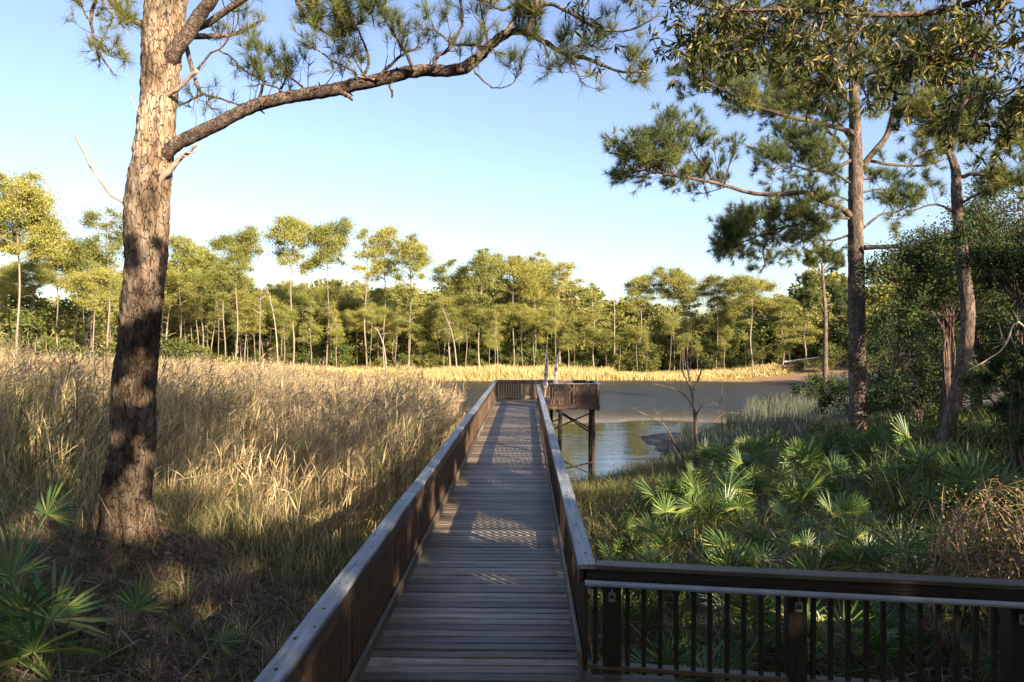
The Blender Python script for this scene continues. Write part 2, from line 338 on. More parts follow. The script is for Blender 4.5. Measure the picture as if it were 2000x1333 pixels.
# ------------------------------------------------------------------ ground, water
CP = np.array([(-1.5,6,2.6),(-4,6,2.75),(-8,6,2.9),(-5.4,10,2.95),(-9,10,3.1),(-2,10,2.2),(-2,15,1.7),(-6,15,2.2),(-12,15,2.6),(-2,22,1.2),(-8,22,1.6),(-18,22,2.3),
 (-3,30,.9),(-10,32,1.2),(-25,32,2.0),(-12,45,1.0),(-30,45,1.7),(-5,37,.3),(-4,45,-.3),(-12,60,-.1),(-25,60,.8),(-45,60,1.7),(-18,80,-.3),(-34,80,.5),(-28,95,-.2),(-42,95,.7),
 (-70,90,1.6),(-60,60,2.0),(0,0,2.6),(0,8,2.2),(0,15,1.5),(0,22,.9),(0,28,.2),(0,33,-.7),(0,45,-1.2),(0,70,-1.5),(0,95,-1),(0,107,.05),(0,112,.5),(0,125,.9),(0,150,1.5),
 (4,5,2.5),(10,5,3.0),(3,12,2.2),(8,12,2.9),(14,12,3.4),(3,18,1.6),(8,18,2.4),(14,18,3.4),(3,24,.8),(7,25,1.5),(11.6,24,2.5),(18,24,3.2),(3,29,.05),(6,32,.25),(10,33,.9),
 (16,33,1.8),(25,33,2.6),(4,38,-1),(7.5,40,-.1),(9,45,.12),(12.5,43.5,.22),(15,43,.35),(8,52,-.8),(14,53,-.3),(18,48,.35),(25,50,.9),(20,60,.1),(28,65,.3),(16,70,-.8),(35,75,.6),(45,60,2.0),
 (30,85,-.5),(40,96,.05),(48,90,1.2),(60,100,2.5),(30,107,.05),(-20,108,.05),(-45,112,1.0),(52,114,2.9),(62,125,3.2),(30,115,.6),(30,132,1.0),(-60,125,1.4),
 (0,-8,2.8),(-12,-5,3.0),(15,-5,3.2),(30,5,3.5),(30,15,3.8),(-25,5,3.2),(-35,20,2.8),(35,30,3.4),(-80,30,2.5),(-90,120,2),(80,60,3.5),(90,130,3.2),(60,160,2.5),(-60,170,2),(10,104,-.3),(-10,104,-.3),(25,100,-.5),(36,104,-.05)], float)
def _phi(r): return np.sqrt(r*r + 4.0)
_A = _phi(np.linalg.norm(CP[:, None, :2]-CP[None, :, :2], axis=2))
_n = len(CP); _K = np.zeros((_n+1, _n+1)); _K[:_n, :_n] = _A; _K[:_n, _n] = 1; _K[_n, :_n] = 1
_W = np.linalg.solve(_K + np.diag([1e-6]*_n+[0]), np.append(CP[:, 2], 0))
def gz(x, y):
    x = np.atleast_1d(np.asarray(x, float)); y = np.atleast_1d(np.asarray(y, float)); out = np.empty(len(x))
    for i in range(0, len(x), 20000):
        r = np.hypot(x[i:i+20000, None]-CP[None, :, 0], y[i:i+20000, None]-CP[None, :, 1]); out[i:i+20000] = _phi(r) @ _W[:_n] + _W[_n]
    far = np.clip((np.hypot(x, y-50) - 130)/60, 0, 1)
    return out*(1-far) + 3.0*far + .2*np.exp(-((x+5.4)**2 + (y-10)**2)/.75)
def g1(x, y): return float(gz([x], [y])[0])
def lines(a, b, lo, hi, step, grow):
    v = [0.0]; x = 0; 
    r = list(np.arange(lo, hi, step)); s = step; q = hi
    while q < b: r.append(q); s *= grow; q += s
    r.append(b); s = step; q = lo; l = []
    while q > a: s *= grow; q -= s; l.append(max(q, a))
    return np.array(l[::-1] + r)
gx = lines(-1500, 1500, -22, 24, .3, 1.06); gy = lines(-1500, 2200, -3, 36, .3, 1.05)
GX, GY = np.meshgrid(gx, gy); fx, fy = GX.ravel(), GY.ravel(); GZ = gz(fx, fy)
near = np.exp(-np.hypot(fx, fy-15)/40)
GZ = GZ + np.array([mnoise.fractal(Vector((a*.9, b*.9, 0)), 1, 2, 4) for a, b in zip(fx, fy)])*.09*np.clip(near*2, .15, 1)
nx, ny = len(gx), len(gy); ii = (np.arange(ny-1)[:, None]*nx + np.arange(nx-1)[None]).ravel()
mb = MB(); mb.add(np.stack([fx, fy, GZ], 1), np.stack([ii, ii+1, ii+nx+1, ii+nx], 1), 'ground', True)
tag(mb.build('ground'), kind='structure')
mb = MB(); mb.add([(-160, 20, 0), (160, 20, 0), (160, 125, 0), (-160, 125, 0)], [[0, 1, 2, 3]], 'water')
tag(mb.build('pond_water'), kind='structure')
# ------------------------------------------------------------------ boardwalk
DZ = 3.2; YAW = -math.atan(27/F)
def bw(lx, ly): c, s = math.cos(YAW), math.sin(YAW); return (lx*c - ly*s, lx*s + ly*c)
walk = empty('boardwalk', 'weathered grey plank boardwalk running out over the reeds to the pond platform', 'boardwalk', loc=(0, 0, DZ), rz=YAW)
mb = MB(); y = -3.0; i = 0
while y < 34.5:
    wd = .138 + RG.uniform(-.003, .002); x0 = -1.46; x1 = .55
    if y < 5.95: x1 = min(.55 + (6.0-y)/.155, 9)
    if y > 31.35: x1 = 3.22
    x0 += RG.uniform(-.012, .012); x1 += RG.uniform(-.012, .012)
    near = 0 < y < 34
    plank(mb, ((x0+x1)/2, y+wd/2, -.02 + RG.normal(0, .0018)), x1-x0, wd, .04, 'deck', 0, ch=.011, segs=6 if near and x1 < 1 else 2, warp=.0016, skew=RG.normal(0, .0012))
    if near and x1 < 1:
        for lx in (-1.40+.03, -.45, .45):
            for oy in (.03, wd-.035):
                if RG.random() < .85: cx, cy, rr = lx + RG.normal(0, .012), y+oy, .0055; mb.add([(cx-rr, cy-rr, .0022), (cx+rr, cy-rr, .0022), (cx+rr, cy+rr, .0022), (cx-rr, cy+rr, .0022)], [[0, 1, 2, 3]], 'knot')
    y += wd + (.009 if RG.random() < .75 else .016); i += 1
mb.build('decking', walk)
mb = MB()
for lx in (-1.40, -.45, .47): plank(mb, (lx, 14.3, -.165), 34.4, .045, .24, 'brown_h', 1, segs=12)
plank(mb, (1.95, 31.42, -.125), 2.6, .045, .16, 'brown_h', 0); plank(mb, (1.95, 34.4, -.165), 2.6, .045, .24, 'brown_h', 0); plank(mb, (3.17, 32.9, -.165), 2.9, .045, .24, 'brown_h', 1)
plank(mb, (4.2, 5.25, -.165), 6.6, .045, .24, 'brown_h', 0, skew=-.155)
mb.build('joist', walk)
def piling(lx, ly, r=.085):
    gx_, gy_ = bw(lx, ly); zb = min(g1(gx_, gy_), 0) - .6 - DZ
    mb = MB(); n = 8; z = np.linspace(-.05, zb, n)
    tube(mb, np.stack([lx + RG.normal(0, .008, n), ly + RG.normal(0, .008, n), z], 1), np.linspace(r, r*1.12, n), 'dark_v', 10); mb.build('piling', walk)
for ly in np.arange(8, 31, 3.2): piling(-1.30, ly); piling(.36, ly)
for a in ((2.97, 31.6), (1.5, 31.6), (1.2, 34.2), (3.08, 34.25), (-1.3, 34.2), (-1.3, 31.6)): piling(*a)
def brace(a, b):
    mb = MB(); tube(mb, [a, b], .035, 'dark_v', 4, smooth=False); mb.build('cross_brace', walk)
brace((2.97, 31.5, -.3), (.9, 31.46, -1.2)); brace((1.5, 31.7, -.32), (2.97, 31.72, -1.15)); brace((1.5, 31.46, -.62), (.6, 31.46, -.95))
brace((2.97, 31.5, -2.5), (1.5, 31.46, -2.85)); brace((1.2, 31.7, -2.3), (2.97, 31.7, -3.1)); brace((1.3, 34.2, -.4), (3.0, 34.15, -1.5))

picket_me = {}
def railing(label, p0, p1, inner, posts, spacing=.133, pw=.038, postw=.095, individual=100, hand=False, plugs=False, toe=True, skip_from=0.0, deep=0.0, cape=(0, 0), mh='brown_h', mv='brown_v', mc='cap'):
    d = np.subtract(p1, p0); Ln = float(np.hypot(*d)); rz = math.atan2(d[1], d[0])
    r = empty('wooden_railing', label, 'railing', 'wooden railings of the boardwalk', (p0[0], p0[1], DZ), rz)
    mb = MB(); x = -cape[0]; e = Ln + cape[1]
    while x < e - .05:
        l = min(3.66, e-x); plank(mb, (x+l/2, RG.normal(0, .003), .921 + RG.normal(0, .0015)), l-.004, .15, .038, mc, 0, ch=.006, segs=12, warp=.0012); x += l
    if plugs:
        for k in np.arange(.2, Ln, .47):
            for q in ((-.028, .03) if RG.random() < .5 else (.0,)):
                cx, cy, rr = k + RG.normal(0, .05), q + RG.normal(0, .012), RG.uniform(.007, .014)
                a = np.arange(8)*math.pi/4
                mb.add(np.stack([cx + 1.5*rr*np.cos(a), cy + rr*np.sin(a), np.full(8, .9435)], 1), [[0, 1, 2, 3, 4, 5, 6, 7]], 'knot')
    mb.build('cap_rail', r)
    mb = MB(); x = 0
    while x < Ln - .05:
        l = min(3.66, Ln-x); plank(mb, (x+l/2, inner*.045, .832), l-.005, .036, .138, mh, 0, ch=.005, segs=8, warp=.001); x += l
    mb.build('top_rail', r)
    mb = MB(); x = 0
    while x < Ln - .05:
        l = min(3.66, Ln-x)
        if toe: plank(mb, (x+l/2, inner*.055, .115), l-.005, .036, .125, 'deck', 0, ch=.006, segs=8, warp=.001)
        else: plank(mb, (x+l/2, inner*.0, .075), l-.005, .09, .04, mc, 0, ch=.006, segs=6, warp=.001)
        x += l
    mb.build('bottom_rail', r)
    low = deep if deep else 0.03
    k = ('post', postw, low, mv)
    for s in posts:
        if k not in picket_me:
            mb = MB(); plank(mb, (0, 0, (.9+low)/2), .9-low, postw, postw, mv, 2, ch=.008, segs=3, warp=.001); o = mb.build('post', r); picket_me[k] = o.data
        else: o = bpy.data.objects.new('post', picket_me[k]); COL.objects.link(o); o.parent = r
        o.location = (s, -inner*.03, 0)
    xs = [x for x in np.arange(.07, Ln-.03, spacing) if all(abs(x-s) > postw/2+pw/2+.012 for s in posts)]
    k = ('pk', pw, low, mv); rest = MB(); cnt = 0
    for x in xs:
        a = RG.normal(0, .012)
        if cnt < individual and x >= skip_from:
            if k not in picket_me:
                mb = MB(); plank(mb, (0, 0, (.9+low)/2), .9-low, pw, .036, mv, 2, ch=.004, segs=1); o = mb.build('picket', r); picket_me[k] = o.data
            else: o = bpy.data.objects.new('picket', picket_me[k]); COL.objects.link(o); o.parent = r
            o.location = (x, inner*.008, 0); o.rotation_euler = (0, a*.3, a); cnt += 1
        else: plank(rest, (x, inner*.008, (.9+low)/2), .9-low, pw, .036, 'brown_v', 2, ch=.004)
    if rest.n: tag(rest.build('picket', r), kind='stuff')
    if hand:
        mb = MB(); tube(mb, [(-.01, inner*.115, .80), (Ln, inner*.115, .80)], .024, 'steel', 16); mb.build('handrail', r)
        for s in posts:
            mb = MB(); plank(mb, (s+.0, inner*(.03+postw/2-.03+.012), .685), .055, .02, .075, 'bolt', 0, ch=.004)
            tube(mb, [(s, inner*.07, .70), (s, inner*.115, .72), (s, inner*.115, .78)], .009, 'bolt', 6)
            plank(mb, (s, inner*(postw/2+.026), .69), .03, .01, .03, 'knot', 0, ch=.002); mb.build('bracket', r)
    return r
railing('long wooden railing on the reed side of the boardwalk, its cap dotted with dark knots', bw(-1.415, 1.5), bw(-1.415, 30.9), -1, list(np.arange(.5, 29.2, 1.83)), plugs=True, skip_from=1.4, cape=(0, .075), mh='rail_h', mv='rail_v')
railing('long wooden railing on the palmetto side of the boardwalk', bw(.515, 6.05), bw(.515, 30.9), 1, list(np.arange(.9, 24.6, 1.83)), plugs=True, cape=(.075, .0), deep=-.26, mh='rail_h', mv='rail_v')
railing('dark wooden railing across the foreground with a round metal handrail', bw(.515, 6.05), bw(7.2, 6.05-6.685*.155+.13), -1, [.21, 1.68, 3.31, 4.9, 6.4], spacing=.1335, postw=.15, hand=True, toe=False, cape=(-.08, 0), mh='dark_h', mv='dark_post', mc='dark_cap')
railing('short railing closing the far end of the boardwalk, seen between the two long ones', bw(-1.415, 34.35), bw(3.22, 34.35), -1, [.05, 1.35, 2.4, 3.45, 4.55], spacing=.118, pw=.085, deep=-.2)
railing('railing of the pond platform on stilts, its rusty brown boards facing the boardwalk', bw(1.05, 31.5), bw(3.22, 31.5), 1, [.06, 1.05, 2.1], spacing=.113, pw=.095, deep=-.2)
railing('side railing of the platform along the open water', bw(3.22, 31.5), bw(3.22, 34.35), 1, [1.45], spacing=.13, pw=.085, deep=-.2, toe=False)
railing('short reed side railing where the boardwalk widens into the platform', bw(-1.415, 30.9), bw(-1.415, 34.35), -1, [.1, 1.8], spacing=.13, pw=.06, deep=-.2, toe=False)
# two poles wrapped in blossoms standing on the platform
for j, (pb, pt) in enumerate(((1063, 1069), (1083, 1087))):
    a = P(pb, 700, 33); b = P(pt, 690 if j == 0 else 696, 33); a[2] = DZ
    o = empty('blossom_pole', ['left-hand slender pole mottled pale and dark red rising above the platform rail', 'right-hand slender pole mottled pale and dark red rising above the platform rail'][j], 'pole', 'blossom wrapped poles on the platform', tuple(a))
    mb = MB(); c = catmull([np.zeros(3), (b-a)*.5 + [.02, 0, 0], b-a], 24); tube(mb, c, .03, 'deadwood', 8); mb.build('pole', o)
    mb = MB()
    for t in np.linspace(.32, 1.0, 30):
        q = c[0] + (c[-1]-c[0])*t; wd = .085*(1.15-t*.65)
        n = 26; D = unit(RG.normal(0, 1, (n, 3))); dark = (int(t*22) % 3 == 0)
        leaves(mb, q + D*wd*.3, D, wd*1.35, wd, 'white')
        if dark: D = unit(RG.normal(0, 1, (12, 3)) + [-.8, -.8, 0]); leaves(mb, q + D*wd*.6, D, wd*.9, wd*.8, 'maroon')
    mb.build('blossom', o)

# ------------------------------------------------------------------ trees in general
def sprout(mb, tufts, path, r0, t0, t1, count, L, up=.15, level=2, tm='bark_small', side=None, tuft_step=1, lat=1.0, z_bias=.2, bare=0.0, mainr=None):
    """branchlets along a path; their ends carry tufts. path (n,3)"""
    n = len(path)
    for t in np.sort(RG.uniform(t0, t1, count)):
        k = min(int(t*(n-1)), n-2); f = t*(n-1)-k; p = path[k]*(1-f)+path[k+1]*f
        T = unit(path[k+1]-path[k]); R = RG.normal(0, 1, 3); R[2] += z_bias*2; R -= T*R.dot(T); R = unit(R)
        d = unit(R*lat + T*RG.uniform(.3, 1.0)); l = L*RG.uniform(.5, 1.2)*(1.15-.45*t)
        rr = r0*RG.uniform(.5, .75)
        q = rpath(p, d, l, 6, .3, up)
        tube(mb, q, np.linspace(rr, rr*.35, 6), tm, 5 if rr > .008 else 4)
        if level > 1: sprout(mb, tufts, q, rr*.6, .25, 1.0, max(2, int(count*.35) if level == 2 else 5), l*.5, up*1.3, level-1, tm, bare=bare, lat=lat, z_bias=z_bias)
        if RG.random() >= bare: tufts.append((q[-1], unit(q[-1]-q[-2])))
        if level == 1 and RG.random() > max(.5, bare): tufts.append((q[3], unit(q[4]-q[3])))
def tuft_arrays(t): return np.array([a for a, b in t]), np.array([b for a, b in t])
# ------------------------------------------------------------------ the big pine left of the boardwalk
def px_path(lst, Y): return np.array([P(a[0], a[1], Y if len(a) < 3 else a[2]) for a in lst])
def rough_trunk(mb, path, rad, m, sides=64, amp=.02, freq=9.0, vs=.35):
    n = len(path); T = np.gradient(path, axis=0); T = unit(T)
    U = unit(np.cross(T, [0, 1, .01])); W = np.cross(T, U); an = np.arange(sides)*2*math.pi/sides
    V = np.zeros((n, sides, 3))
    for i in range(n):
        c = np.cos(an)[:, None]*U[i] + np.sin(an)[:, None]*W[i]
        for k in range(sides):
            q = path[i] + c[k]*rad[i]; v = Vector((q[0]*freq, q[1]*freq, q[2]*freq*vs))
            dd, _ = mnoise.voronoi(v + mnoise.noise_vector(v*.7)*.5); e = min((dd[1]-dd[0])*2.2, 1.0)
            lump = mnoise.noise(Vector((q[0]*2.2, q[1]*2.2, q[2]*1.1)))
            V[i, k] = path[i] + c[k]*(rad[i]*(1+lump*.10) + amp*(e-.6) + amp*.5*mnoise.noise(v*3))
    i = np.arange(n-1)[:, None]*sides; k = np.arange(sides)[None]; k2 = (k+1) % sides
    mb.add(V.reshape(-1, 3), np.stack([i+k, i+k2, i+sides+k2, i+sides+k], -1).reshape(-1, 4), m, True)
YT = 10.0
base = P(244, 1095, YT); zb = g1(base[0], base[1])
tree = empty('pine_tree', 'big pine with reddish plated bark left of the boardwalk, one long limb arching over it', 'tree', loc=(base[0], base[1], zb))
O = np.array([base[0], base[1], zb])
def rel(a): return np.asarray(a) - O
tk = [(243, 1150, 110), (244, 1100, 99), (247, 1050, 94), (247, 980, 95), (254, 920, 88), (260, 860, 80), (263, 740, 80), (271, 660, 79), (279, 570, 78), (284, 515, 77), (288, 400, 86), (301, 300, 76), (309, 200, 70), (316, 100, 77), (325, 0, 76), (340, -150, 62), (352, -400, 52), (356, -800, 34), (360, -1150, 16)]
pth = catmull(px_path([(a, b) for a, b, c in tk], YT), 330); rd = np.interp(np.linspace(0, 1, 330), np.linspace(0, 1, len(tk)), [c/2/F*YT*.97 for a, b, c in tk])
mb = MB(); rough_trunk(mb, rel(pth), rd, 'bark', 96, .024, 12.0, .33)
for a in np.linspace(0, 6.28, 8)[:-1]:      # root flare
    q = [(math.cos(a)*.22, math.sin(a)*.22, .75), (math.cos(a)*.33, math.sin(a)*.33, .30), (math.cos(a)*.52, math.sin(a)*.52, .05), (math.cos(a)*.85, math.sin(a)*.85, -.12)]
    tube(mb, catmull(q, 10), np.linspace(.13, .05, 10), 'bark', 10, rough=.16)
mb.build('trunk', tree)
def limb(pts, w0, w1, Y0, Y1, n=60, m='bark_small', sides=14, rough=.12):
    k = len(pts); q = np.array([P(a, b, Y0+(Y1-Y0)*i/(k-1)) for i, (a, b) in enumerate(pts)])
    c = catmull(q, n); c += RG.normal(0, .004, c.shape); Yc = c[:, 1]
    r = np.linspace(w0, w1, n)/2/F*Yc; return rel(c), r
main, mr = limb([(300, 322), (322, 305), (345, 282), (385, 262), (431, 240), (488, 210), (563, 191), (620, 181), (667, 172), (735, 157), (817, 139), (892, 137), (930, 116), (960, 86), (997, 64), (1030, 66), (1062, 82), (1102, 105), (1147, 116), (1204, 139), (1262, 140)], 27, 5, YT-.0, YT-1.4, 130)
mr[:60] = np.linspace(mr[0], mr[0]*.86, 60)
mr[60:90] = np.linspace(mr[0]*.86, mr[0]*.62, 30); mr[90:] = np.linspace(mr[0]*.45, mr[0]*.13, 40)
mb = MB(); rough_trunk(mb, main, mr, 'bark_small', 20, .008, 22, 1.0)
def bump_knots(path, rad, cnt):
    for _ in range(cnt):
        k = RG.integers(5, 85); d = unit(RG.normal(0, 1, 3)); q = rpath(path[k], d, rad[k]+RG.uniform(.03, .09), 4, .3); tube(mb, q, np.linspace(.02, .008, 4), 'bark_small', 6)
bump_knots(main, mr, 26); mb.build('limb', tree)
tufts = []; cones = []
tw = MB()
subs = [ # limb forks traced along the photograph, each with its own distance
 ([(1030, 66), (1042, 30), (1052, -5), (1060, -60)], 15, 8, 8.75, 8.6), ([(1042, 30), (1072, 8), (1129, 34), (1185, 60), (1241, 56), (1282, 30)], 9, 3, 8.7, 8.2),
 ([(985, 70), (1005, 37), (1012, 0), (1020, -50)], 11, 6, 8.8, 8.9), ([(847, 130), (852, 112), (868, 102), (884, 88), (905, 40), (897, 0)], 9, 4, 9, 8.8),
 ([(884, 88), (930, 88), (955, 92)], 6, 3, 9, 8.6), ([(884, 88), (850, 60), (820, 50)], 5, 2, 9, 8.7), ([(735, 157), (760, 130), (790, 105), (815, 95)], 8, 3, 9.3, 9), ([(955, 90), (948, 60), (942, 30), (935, -10)], 6, 3, 8.9, 8.7),
 ([(1015, 5), (980, 20), (955, 5), (930, -5)], 7, 3, 8.9, 8.5), ([(1105, 108), (1120, 92), (1150, 88), (1170, 95)], 5, 2, 8.5, 8.3), ([(1118, 110), (1125, 135), (1135, 160)], 5, 2, 8.5, 8.3),
 ([(1058, 80), (1068, 100), (1075, 135)], 5, 2, 8.7, 8.6), ([(920, 125), (935, 150), (965, 172), (1000, 165), (1010, 145)], 4, 2, 9, 8.8), ([(735, 157), (715, 150), (700, 130), (690, 110)], 5, 2, 9.3, 9.2),
 ([(563, 191), (550, 178), (520, 165), (495, 168)], 5, 2, 9.6, 9.4), ([(600, 186), (590, 170), (570, 155), (545, 130)], 6, 2, 9.6, 9.4), ([(760, 166), (766, 180), (765, 192)], 7, 3, 9.2, 9.2), ([(667, 180), (680, 188), (688, 196)], 12, 4, 9.4, 9.3),
 ([(700, 168), (690, 140), (650, 120), (610, 90)], 7, 2, 9.4, 9.1), ([(700, 165), (720, 120), (700, 60), (680, 20)], 7, 2, 9.4, 9.0), ([(810, 140), (790, 100), (760, 50), (740, 0)], 8, 3, 9.2, 8.7)]
def fork(s, foliage=True, cnt=8, L=.42, bare=.25, lvl=2):
    c, r = limb(s[0], s[1], s[2], s[3], s[4], 18); tube(tw, c, r, 'bark_small', 7, rough=.1)
    if foliage: sprout(tw, tufts, c, max(r[-1], .008)*1.0, .3, 1.0, cnt, L, .16, lvl, bare=bare, lat=.9); tufts.append((c[-1], unit(c[-1]-c[-2])))
for i, s in enumerate(subs): fork(s, i not in (16, 17), 7, .38, .35 if i not in (0, 1, 2, 8, 18, 19, 20) else .1)
sprout(tw, tufts, main[30:85], .012, 0, 1, 11, .5, .35, 2, lat=.8, z_bias=1.4, bare=.4)
sprout(tw, tufts, main[84:], .011, .1, 1, 20, .42, .15, 2, bare=.15)
sprout(tw, tufts, main[18:34], .008, 0, 1, 5, .45, .4, 2, lat=.8, z_bias=1.6, bare=.7)
# rising branch and the hanging one behind the trunk
up_, ur = limb([(312, 170), (322, 135), (335, 108), (362, 72), (390, 30), (412, 0), (440, -50)], 34, 22, YT+.06, YT-.5, 40)
rough_trunk(tw, up_, ur, 'bark_small', 18, .01, 20, 1)
for s in [([(352, 70), (364, 92), (370, 118), (382, 160), (396, 183), (431, 193), (465, 205)], 11, 3, YT+.3, YT-.2), ([(396, 184), (380, 192), (367, 199), (352, 205)], 6, 3, YT, YT),
          ([(415, 190), (403, 202), (418, 214)], 4, 2, YT, YT-.1)]: fork(s, True, 5, .3, .85)
fork(([(385, 138), (410, 105), (430, 95), (445, 75), (447, 55)], 5, 2, YT-.2, YT-.3), True, 7, .3, .95)
fork(([(430, 100), (455, 115), (480, 140), (520, 160)], 4, 2, YT-.3, YT-.4), True, 6, .3, .6)
fork(([(505, 195), (515, 160), (510, 130), (505, 100), (505, 70)], 6, 2, 9.7, 9.5), True, 10, .36, .25)
fork(([(540, 192), (555, 160), (560, 130)], 5, 2, 9.7, 9.5), True, 6, .3, .35)
# sprays hanging into the upper left corner
for s in [([(210, -60), (190, -10), (180, 20), (178, 45), (184, 75), (199, 112), (221, 142)], 9, 3, YT-.3, YT-.6), ([(184, 75), (205, 90), (218, 110), (240, 115)], 5, 2, YT-.5, YT-.6), ([(210, -60), (200, 0), (215, 25), (245, 55)], 7, 2, YT-.3, YT-.5), ([(230, -60), (240, -10), (225, 20), (235, 40)], 7, 2, YT-.2, YT-.3), ([(178, 45), (165, 25), (158, 5)], 4, 2, YT-.5, YT-.6)]:
    fork(s, True, 7, .26, .1, 2)
c, r = limb([(330, -260), (290, -160), (240, -90), (205, -60)], 18, 9, YT, YT-.3, 20); tube(tw, c, r, 'bark_small', 8)
for s in [([(600, -90), (580, -10), (585, 15), (600, 40), (625, 58)], 9, 4, 9.3, 9.1), ([(440, -50), (600, -90), (700, -60), (760, -30)], 18, 6, 9.5, 8.9), ([(625, 58), (650, 70), (680, 60)], 5, 2, 9.1, 9), ([(620, -80), (650, -20), (655, 20), (680, 60)], 7, 3, 9.2, 8.9), ([(700, -60), (720, 0), (730, 40)], 7, 3, 9, 8.8), ([(1060, -60), (1130, -50), (1200, -20), (1260, 0)], 9, 3, 8.6, 8.2)]:
    fork(s, True, 12, .36, .08)
# the crown above the frame
for _ in range(20):
    t = RG.uniform(.72, 1); k = int(t*329); a = RG.uniform(0, 6.28)
    q = rpath(rel(pth)[k], (math.cos(a), math.sin(a), .25), RG.uniform(1.5, 4.2)*(1.5-t), 9, .25, .1); tube(tw, q, np.linspace(.06, .015, 9), 'bark_small', 6)
    sprout(tw, tufts, q, .014, .35, 1, 9, .7, .2, 2, bare=.1)
tw.build('twigs', tree)
Pn, D = tuft_arrays(tufts); mb = MB(); needles(mb, Pn, D, 26, .20, .0055, 'needle', .55, 1.0, .05); mb.build('needles', tree)
def dead(pts, w0, w1, side=None):
    c, r = limb(pts, w0*.72, w1*.8, YT-.08, YT-.35, 16); mb = MB(); tube(mb, c, r, 'deadwood', 8, rough=.1)
    if side:
        for s in side: c, r = limb(s, 4, 1, YT-.3, YT-.3, 8); tube(mb, c, r, 'deadwood', 5)
    mb.build('dead_branch', tree)
dead([(285, 412), (258, 403), (243, 397), (212, 375), (192, 345), (175, 320), (160, 290), (147, 265)], 12, 5, [[(178, 325), (172, 318), (170, 308)], [(150, 270), (146, 262), (142, 266)]])
dead([(300, 362), (318, 346), (337, 326), (353, 308), (366, 300), (375, 290), (388, 282)], 20, 5, [[(356, 306), (372, 306), (382, 310)], [(362, 300), (378, 298), (390, 286)]])
dead([(318, 190), (336, 182), (352, 170), (370, 152), (386, 139)], 12, 9); dead([(298, 246), (278, 232), (270, 218), (254, 188)], 7, 2)

# ------------------------------------------------------------------ pine beyond the palmettos (photo right)
def set_origin(x, y):
    global O; O = np.array([x, y, g1(x, y)]); return tuple(O)
YM = 24.0
b = P(1676, 900, YM)
mid = empty('pine_tree', 'tall straight pine rising from the palmettos on the right, long lower branch reaching left', 'tree', loc=set_origin(b[0], b[1]))
tk = [(1676, 905, 40), (1676, 830, 37), (1674, 660, 35), (1672, 500, 33), (1671, 400, 29), (1672, 320, 29), (1669, 200, 22), (1663, 80, 16), (1660, 0, 13), (1656, -120, 8), (1655, -220, 4)]
pth = catmull(px_path([(a, b_) for a, b_, c in tk], YM), 150); rd = np.interp(np.linspace(0, 1, 150), np.linspace(0, 1, len(tk)), [c/2/F*YM*.9 for a, b_, c in tk])
mb = MB(); rough_trunk(mb, rel(pth), rd, 'bark_grey', 40, .016, 9, .35); mb.build('trunk', mid)
tufts = []; tw = MB()
